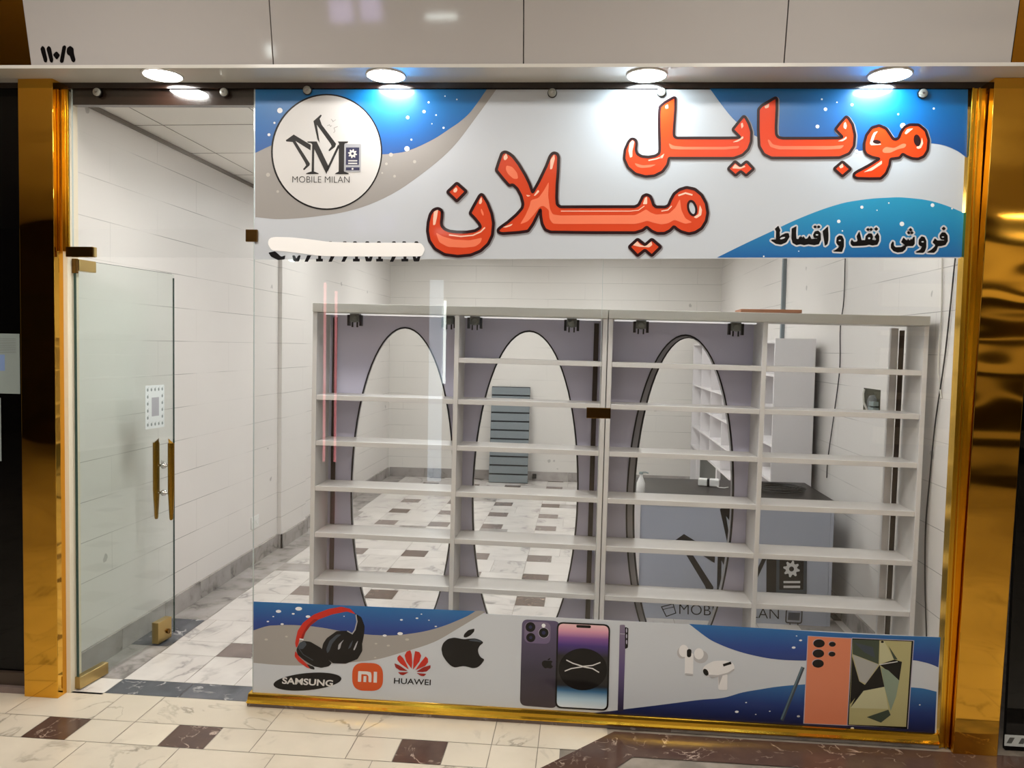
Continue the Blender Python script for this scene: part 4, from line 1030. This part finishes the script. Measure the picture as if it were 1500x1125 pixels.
def hinges(t, xs):
    for x in xs:
        b = MB(); b.box(x - 0.024, x + 0.024, YF + 0.05, YF + 0.085, 1.755, 1.796, HG); b.lathe((x, YF + 0.0495, 1.770), (0, -1, 0), [(0, 0.019), (0.006, 0.0185), (0.008, 0.012)], HG)
        b.box(x - 0.037, x - 0.0245, YF + 0.05, YF + 0.075, 1.735, 1.79, 'oval_dark'); b.box(x + 0.0245, x + 0.037, YF + 0.05, YF + 0.075, 1.735, 1.79, 'oval_dark')
        b.box(x - 0.016, x - 0.009, YF + 0.055, YF + 0.065, 1.728, 1.754, 'oval_dark'); b.box(x + 0.009, x + 0.016, YF + 0.055, YF + 0.065, 1.728, 1.754, 'oval_dark')
        b.build('door_hinge', t)['label'] = 'grey concealed hinge under the top board'
u1 = display_unit(-1.362, 0.099, -0.635, 'grey display shelving with two oval openings, left half of the run', [(-0.940, 0.268, 0.882, 0.848), (-0.293, 0.268, 0.882, 0.846)], False, False)
hinges(u1, (-1.165, -0.685, -0.555, -0.075))
u2 = display_unit(0.103, 1.585, 0.842, 'grey display shelving with one oval and an open right bay', [(0.496, 0.262, 0.882, 0.845), None], True, True)
hinges(u2, (0.262, 0.715))
b = MB(); b.box(1.492, 1.526, YK - 0.002, YK + 0.02, 0.02, 1.79, 'shelf_grey'); b.build('rear_post', u2)
for t in (u1, u2): t.rotation_euler = (0, math.radians(0.45), 0)
u1.location = (u1.location[0], YF, 0.006); u2.location = (u2.location[0], YF, -0.006)
b = MB(); z = 1.8385
b.box(0.745, 1.03, 0.455, 0.60, z, z + 0.016, 'plank')
tag(b.build('wooden_plank', None, 0.002), 'thin brown wooden plank lying on top of the shelving', 'plank')

# ------------------------------------------------------------------ reception desk with the printed logo
DX0, DX1, DY0, DY1, DZ = 0.325, 1.53, 1.42, 2.11, 0.76
t = thing('reception_desk', (0.93, 1.76, 0), 'pale desk with dark glossy top and printed logo, behind the shelving', 'desk')
b = MB(); b.box(DX0 + 0.02, DX1, DY0 - 0.01, DY1, DZ - 0.022, DZ, 'desk_top'); b.build('worktop', t, 0.002)['label'] = 'dark glossy worktop'
b = MB(); b.box(DX0 + 0.045, DX1 - 0.03, DY0 + 0.01, DY0 + 0.028, 0.0, DZ - 0.023, 'desk_front'); fp = b.build('front_panel', t, 0.001)
b = MB(); b.box(DX0, DX0 + 0.044, DY0, DY1 - 0.05, 0.0, DZ - 0.023, 'cabinet_white'); b.build('side_panel', t, 0.001)
b = MB(); b.box(DX1 - 0.029, DX1 - 0.01, DY0 + 0.01, DY1 - 0.05, 0.0, DZ - 0.023, 'desk_front'); b.build('side_panel', t, 0.001)
LM = lambda pts: [(1138 + (x - 1010) * 0.244, 834 + (y - 790) * 0.244) for x, y in pts]
dput = lambda lay: (lambda px, py: at(px, py, 1, DY0 + 0.0096 - 0.0003 * lay))
b = MB(); draw_m(b, dput, LM, 'ink_black', 'desk_front', 0.244); draw_phone(b, dput, LM, 'ink_black', 'ink_slate', 'ink_disc')
b.text(dput(9), 'MOBILE MILAN', [(995, 899.5), (1141, 907), (1141, 892), (995, 884.5)], 'ink_black', bold=-0.01)
b.ribbon(dput(9), [(969, 889), (986, 884.5), (990, 898), (976, 903)], 0.7, 'ink_black'); b.ribbon(dput(9), [(970, 893), (987, 889)], 0.5, 'ink_black', False)
b.ribbon(dput(9), rounded([(1152, 893), (1175, 894), (1174, 913), (1151, 912)], 3), 0.9, 'ink_black'); b.flat(dput(9), [(1155, 897), (1172, 898), (1171, 909), (1154, 908)], 'ink_slate')
b.ribbon(dput(9), [(1157, 913), (1158, 920), (1168, 920.5), (1169, 913)], 0.8, 'ink_black', False)
b.build('printed_logo', fp)
# things on the desk
b = MB()
import itertools
pts = []
for k in range(5):
    rx, ry, ox, oy = 0.155 - 0.022 * (k % 3), 0.15 - 0.030 * ((k * 2) % 3), 0.012 * (k % 2) - 0.02 * (k == 4), 0.016 * ((k + 1) % 3)
    for i in range(40):
        a = 2 * math.pi * i / 40
        pts.append((1.275 + ox + rx * math.cos(a), 1.76 + oy + ry * math.sin(a), DZ + 0.006 + 0.0045 * k + 0.0045 * i / 40))
pts += [(1.425, 1.80, DZ + 0.025), (1.40, 1.88, DZ + 0.02), (1.30, 1.98, DZ + 0.007), (1.15, 1.99, DZ + 0.006)]
b.tube(pts, 0.0034, 'black'); tag(b.build('cable_coil', None), 'coiled black cable lying on the dark desk top', 'cable')
b = MB(); t = thing('adapter_box', (0.84, 1.87, DZ), 'pair of white adapter boxes strapped together on the desk', 'adapter')
def rbox(mb, cx, cy, hx, hy, z0, z1, a, m_):
    c_, s_ = math.cos(a), math.sin(a)
    V = [(cx + u * c_ - v * s_, cy + u * s_ + v * c_, z) for z in (z0, z1) for v in (-hy, hy) for u in (-hx, hx)]
    mb.hexa(V, m_)
rbox(b, 0.808, 1.87, 0.030, 0.035, DZ + 0.0008, DZ + 0.045, -0.2, 'plastic_white'); b.build('adapter', t, 0.006)
b = MB(); rbox(b, 0.879, 1.855, 0.032, 0.035, DZ + 0.0008, DZ + 0.045, -0.2, 'plastic_white'); b.build('adapter', t, 0.006)
b = MB(); rbox(b, 0.8425, 1.863, 0.0075, 0.038, DZ + 0.0008, DZ + 0.048, -0.2, 'black'); b.build('strap', t, 0.002)['label'] = 'black strap'
b = MB(); b.tube([(0.885, 1.825, DZ + 0.006), (0.90, 1.78, DZ + 0.004), (0.93, 1.77, DZ + 0.004), (0.96, 1.80, DZ + 0.004)], 0.003, 'plastic_white'); b.build('lead', t)
t = thing('spray_bottle', (0.375, 1.53, DZ), 'small white bottle at the left end of the desk', 'bottle')
b = MB(); b.lathe((0.375, 1.53, DZ), (0, 0, 1), [(0, 0.026), (0.004, 0.028), (0.06, 0.026), (0.085, 0.016), (0.10, 0.010), (0.115, 0.010)], 'plastic_white'); b.build('body', t)
b = MB(); b.lathe((0.375, 1.53, DZ + 0.1155), (0, 0, 1), [(0, 0.013), (0.012, 0.013), (0.014, 0.008)], 'paper_grey'); b.tube([(0.375, 1.53, DZ + 0.126), (0.40, 1.53, DZ + 0.128), (0.42, 1.53, DZ + 0.122)], 0.004, 'paper_grey'); b.build('nozzle', t)

# tall white compartment shelving along the right wall
UX0, UX1, UY0, UY1, UZ0, UZ1 = 1.32, 1.59, 2.17, 6.22, 0.50, 1.735
t = thing('compartment_shelving', (1.46, 4.2, 0), 'long white open compartment shelving along the right wall behind the desk', 'shelving')
def upart(name, bx, m_='cabinet_white'):
    b = MB(); b.box(*bx, m_); return b.build(name, t, 0.001)
upart('end_panel', (UX0 - 0.004, UX1, UY0, UY0 + 0.018, 0.0, UZ1 + 0.012)); upart('end_panel', (UX0, UX1, UY1, UY1 + 0.018, 0.0, UZ1))
upart('back_panel', (UX1 - 0.008, UX1, UY0 + 0.0185, UY1 - 0.0005, UZ0, UZ1 - 0.0205))
upart('top_board', (UX0, UX1, UY0 + 0.0185, UY1, UZ1 - 0.02, UZ1)); upart('bottom_board', (UX0, UX1 - 0.0085, UY0 + 0.0185, UY1 - 0.0005, UZ0, UZ0 + 0.02))
nb_ = 6; L = (UY1 - UY0 - 0.0185) / nb_
for k in range(1, nb_): upart('divider', (UX0 + 0.002, UX1 - 0.0085, UY0 + 0.0185 + L * k - 0.009, UY0 + 0.0185 + L * k + 0.009, UZ0 + 0.0205, UZ1 - 0.0205))
for j in range(1, 5):
    z = UZ0 + (UZ1 - UZ0) * j / 5
    for k in range(nb_): upart('shelf', (UX0 + 0.003, UX1 - 0.0085, UY0 + 0.0185 + L * k + 0.0095, UY0 + 0.0185 + L * (k + 1) - 0.0095, z - 0.009, z + 0.009))
upart('base_cabinet', (UX0 + 0.08, UX1, UY0 + 0.0185, UY1 - 0.0005, 0.0, UZ0 - 0.0005), 'cabinet_dark')['label'] = 'dark grey recessed base'
for k in (1, 3, 5): upart('base_leg', (UX0 + 0.002, UX0 + 0.04, UY0 + L * k + 0.2, UY0 + L * k + 0.26, 0.0, UZ0 - 0.0005))

# slatted panel leaning on the back wall
t = thing('slat_panel', (-0.88, 6.15, 0), 'grey slatted panel leaning against the back wall', 'panel')
b = MB(); za, zb_ = 0.0, 1.165; ya, yb_ = 6.06, 6.255; ns = 11
def sp(x, s_, off):
    return Vector((x, ya + (yb_ - ya) * s_ + off, za + (zb_ - za) * s_))
for k in range(ns):
    s0, s1 = k / ns + 0.008, (k + 1) / ns - 0.008
    b.hexa([sp(-1.12, s0, -0.012), sp(-0.645, s0, -0.012), sp(-1.12, s0, 0.004), sp(-0.645, s0, 0.004), sp(-1.12, s1, -0.012), sp(-0.645, s1, -0.012), sp(-1.12, s1, 0.004), sp(-0.645, s1, 0.004)], 'slat_grey')
b.build('slat_face', t)
b = MB(); b.hexa([sp(-1.12, 0, 0.0045), sp(-0.645, 0, 0.0045), sp(-1.12, 0, 0.012), sp(-0.645, 0, 0.012), sp(-1.12, 1, 0.0045), sp(-0.645, 1, 0.0045), sp(-1.12, 1, 0.012), sp(-0.645, 1, 0.012)], 'slat_dark'); b.build('backing', t)
b = MB(); b.box(-0.60, -0.55, 6.262, 6.284, 0.03, 0.09, 'black'); tag(b.build('floor_socket', None, 0.004), 'small black box on the skirting right of the slatted panel', 'socket')

# fittings on the side walls
t = thing('wall_socket', (XL, 2.23, 0.31), 'white double wall socket low on the left wall', 'socket')
b = MB(); b.box(XL + 0.0004, XL + 0.010, 2.17, 2.30, 0.265, 0.355, 'plastic_white'); b.build('plate', t, 0.003)
for yy in (2.202, 2.268):
    b = MB(); b.lathe((XL + 0.0105, yy, 0.31), (1, 0, 0), [(0, 0.024), (0.003, 0.024), (0.003, 0.019), (0.0008, 0.018)], 'plastic_white'); b.build('outlet', t)
t = thing('meter_recess', (XR, 1.23, 1.38), 'dark square recess with wiring in the right wall', 'wall box')
b = MB(); b.box(XR - 0.0012, XR - 0.0002, 1.10, 1.36, 1.318, 1.452, 'box_hole'); b.build('opening', t)
b = MB(); b.lathe((XR - 0.0015, 1.19, 1.375), (-1, 0, 0), [(0, 0.045), (0.02, 0.042), (0.028, 0.03)], 'cabinet_dark'); b.box(XR - 0.03, XR - 0.0015, 1.115, 1.20, 1.335, 1.352, 'paper_grey'); b.box(XR - 0.03, XR - 0.0015, 1.12, 1.19, 1.36, 1.385, 'paper_grey'); b.build('junction', t)
b = MB(); b.tube([(XR - 0.004, 1.34, 1.44), (XR - 0.02, 1.31, 1.42), (XR - 0.02, 1.30, 1.37), (XR - 0.006, 1.28, 1.33)], 0.006, 'cable_white'); b.build('wire', t)
b = MB(); b.box(XR - 0.03, XR - 0.0002, 3.235, 3.275, UZ1 + 0.02, ZC - 0.001, 'slat_grey'); tag(b.build('conduit', None, 0.004), 'grey vertical conduit on the right wall above the compartment shelving', 'conduit')
def cable(name, pts, r, m_, lab):
    P_ = []
    V = [Vector(p) for p in pts]
    for i in range(len(V) - 1):
        p0, p1, p2, p3 = V[max(i - 1, 0)], V[i], V[i + 1], V[min(i + 2, len(V) - 1)]
        for k in range(8):
            s_ = k / 8
            P_.append(0.5 * ((2 * p1) + (p2 - p0) * s_ + (2 * p0 - 5 * p1 + 4 * p2 - p3) * s_ ** 2 + (3 * p1 - p0 - 3 * p2 + p3) * s_ ** 3))
    P_.append(V[-1]); b = MB(); b.tube(P_, r, m_); tag(b.build(name, None), lab, 'cable')
W1 = lambda px, py: at(px, py, 0, XR - 0.008)
cable('wall_cable', [W1(1239, 330), W1(1238, 380), W1(1236, 440), W1(1231, 480), W1(1230, 540), W1(1222, 605), W1(1213, 670), W1(1211, 700)], 0.0034, 'cable_black', 'thin dark cable running down the right wall behind the open bay')
cable('wall_cable', [W1(1380, 330), W1(1380, 400), W1(1379, 460), W1(1376, 500), W1(1374, 540), W1(1377, 570), W1(1379, 584)], 0.0035, 'cable_white', 'short pale cable hanging on the right wall next to the gold frame')
cable('wall_cable', [at(1405, 330, 0, XR - 0.01), W1(1398, 390), W1(1392, 450), W1(1383, 530), W1(1370, 620), W1(1362, 700), W1(1356, 770), W1(1355, 850), W1(1357, 930), W1(1357, 990)], 0.0034, 'cable_black', 'long black cable sagging down the right wall beside the shelving')

# ceiling lights inside the shop
for k, (x, y) in enumerate(((-1.26, 0.42), (0.4, 0.42), (-1.44, 3.0), (0.3, 3.0), (-1.44, 5.0), (0.3, 5.0))):
    lab = ['square ceiling light just behind the glass near the door', 'square ceiling light just behind the glass over the shelving', 'square ceiling light half way back by the left wall',
           'square ceiling light half way back over the desk', 'square ceiling light at the back by the left wall', 'square ceiling light at the back near the right wall'][k]
    t = thing('ceiling_light', (x, y, ZC), lab, 'lamp', 'ceiling lights in the shop')
    b = MB(); b.box(x - 0.3, x + 0.3, y - 0.3, y + 0.3, ZC - 0.014, ZC - 0.002, 'plastic_white'); b.build('frame', t)
    b = MB(); b.box(x - 0.28, x + 0.28, y - 0.28, y + 0.28, ZC - 0.018, ZC - 0.0145, 'led'); b.build('diffuser', t)

# ------------------------------------------------------------------ papers
t = thing('notice_card', tuple(dp(0.55, 0.006, 1.2)), 'white card with a border of small grey marks stuck on the door glass', 'card')
U0, U1, Z0, Z1 = 0.49, 0.645, 1.185, 1.415
b = MB(); dbox(b, U0, U1, 0.0053, 0.0060, Z0, Z1, 'paper'); b.build('sheet', t)
b = MB()
for r_ in range(6):
    for c_ in range(5):
        if 0 < r_ < 5 and 0 < c_ < 4: continue
        u, z = U0 + 0.018 + 0.030 * c_, Z0 + 0.022 + 0.037 * r_
        q = [dp(u + 0.007 * math.cos(a), 0.0063, z + 0.009 * math.sin(a)) for a in [2 * math.pi * i / 10 for i in range(10)]]
        b.quad(q, 'paper_grey'); b.quad([dp(u + 0.002, 0.0063, z + 0.010), dp(u + 0.007, 0.0063, z + 0.010), dp(u + 0.009, 0.0063, z + 0.015)], 'paper_grey')
b.build('border_marks', t)
b = MB(); b.quad([dp(U0 + 0.05, 0.0063, Z0 + 0.065), dp(U1 - 0.045, 0.0063, Z0 + 0.065), dp(U1 - 0.045, 0.0063, Z1 - 0.065), dp(U0 + 0.05, 0.0063, Z1 - 0.065)], 'ink_grey'); b.build('centre_field', t)

# dark shop next door on the left, dark bay on the right
b = MB(); b.box(-4.2, -2.54, 0.0, 0.02, 0.09, RH(-3) - 0.03, 'dark_glass'); structure(b, 'window_4', 'dark window of the shop next door on the left')
b = MB(); b.box(-4.2, -2.54, -0.02, 0.03, 0.03, 0.089, 'slot_brown'); b.box(-4.2, -2.54, -0.04, 0.03, 0.0, 0.029, 'marble_mauve', 0.3); structure(b, 'trim_10', 'low sill of the dark window next door')
b = MB(); b.box(1.80, 3.4, 0.0, 0.02, 0.0, RH(2.5) - 0.03, 'dark_glass'); structure(b, 'window_5', 'dark window beyond the right gold column')
t = thing('paper_sheet', (-2.66, -0.001, 1.53), 'grey printed sheet on the dark window, the upper of two', 'paper', 'sheets on the dark window')
b = MB(); b.box(-2.80, -2.587, -0.0016, -0.0006, 1.395, 1.672, 'paper_grey'); b.build('sheet', t)
b = MB(); b.box(-2.76, -2.66, -0.0021, -0.0018, 1.50, 1.575, 'paper_blue'); b.build('blue_block', t)
b = MB()
for k in range(9): b.box(-2.78, -2.605, -0.0021, -0.0018, 1.648 - 0.008 * k, 1.6492 - 0.008 * k, 'cabinet_dark')
b.build('printed_lines', t)
b = MB(); b.box(-2.90, -2.683, -0.0016, -0.0006, 1.08, 1.375, 'paper_grey'); tag(b.build('paper_sheet', None), 'grey sheet at the left edge of the dark window, the lower of two', 'paper', 'sheets on the dark window')
t = thing('paper_tag', (1.82, -0.03, 0.04), 'small white printed tag low on the right, beside the gold column', 'tag')
b = MB(); b.box(1.795, 1.89, -0.0016, -0.0006, 0.018, 0.066, 'paper'); b.build('sheet', t)
b = MB()
for x in (1.803, 1.85): b.quad([(x, -0.0019, 0.03), (x + 0.02, -0.0019, 0.03), (x + 0.032, -0.0019, 0.055), (x + 0.012, -0.0019, 0.055)], 'cabinet_dark')
b.build('printed_marks', t)

# ------------------------------------------------------------------ the corridor behind the viewer (seen only as reflections)
b = MB(); b.box(-15, 13, -9.6, -9.5, 0, 3.6, 'corridor_dark'); structure(b, 'wall_opposite', 'dark shopfronts across the corridor')
b = MB(); b.box(-15, 13, -9.5, -0.36, 3.56, 3.66, 'corridor_ceiling'); structure(b, 'ceiling_corridor', 'corridor ceiling')
b = MB()
for z0, z1 in ((0.25, 0.5), (0.95, 1.05), (1.3, 1.75), (1.95, 2.02), (2.4, 2.75), (2.95, 3.3)): b.box(4.6, 9.0, -9.49, -9.3, z0, z1, 'plaster')  # boards added to give the right column bands to mirror
structure(b, 'trim_11', 'added pale boards across the corridor, mirrored in the right gold column')
for (x, z0, z1, mm, lab) in ((-3.17, 0.2, 2.4, 'neon_pink', 'pink neon tube across the corridor, the left of the pair'), (-3.03, 0.2, 2.3, 'neon_pink', 'pink neon tube across the corridor, the right of the pair'),
                             (-1.68, 1.2, 2.2, 'neon_white', 'white light tube across the corridor')):
    b = MB(); b.cyl((x, -6.0, z0), (x, -6.0, z1), 0.016, mm); o = b.build('neon_tube', None); tag(o, lab, 'neon light')
for (x0, x1, z0, z1, mm, lab) in ((-1.87, -1.71, -0.0, 2.45, 'panel_blue', 'tall pale blue light panel across the corridor'), (-2.86, -2.62, 2.99, 3.22, 'neon_violet', 'violet light box across the corridor, the left one'),
                                  (-2.52, -2.30, 3.00, 3.25, 'neon_violet', 'violet light box across the corridor, the right one'), (-1.80, -1.47, 3.01, 3.05, 'neon_white', 'white bar light across the corridor'),
                                  (-3.63, -3.58, 2.66, 2.78, 'neon_white', 'small white lamp across the corridor')):
    b = MB(); b.box(x0, x1, -6.06, -6.0, z0, z1, mm); tag(b.build('light_panel', None), lab, 'light panel')
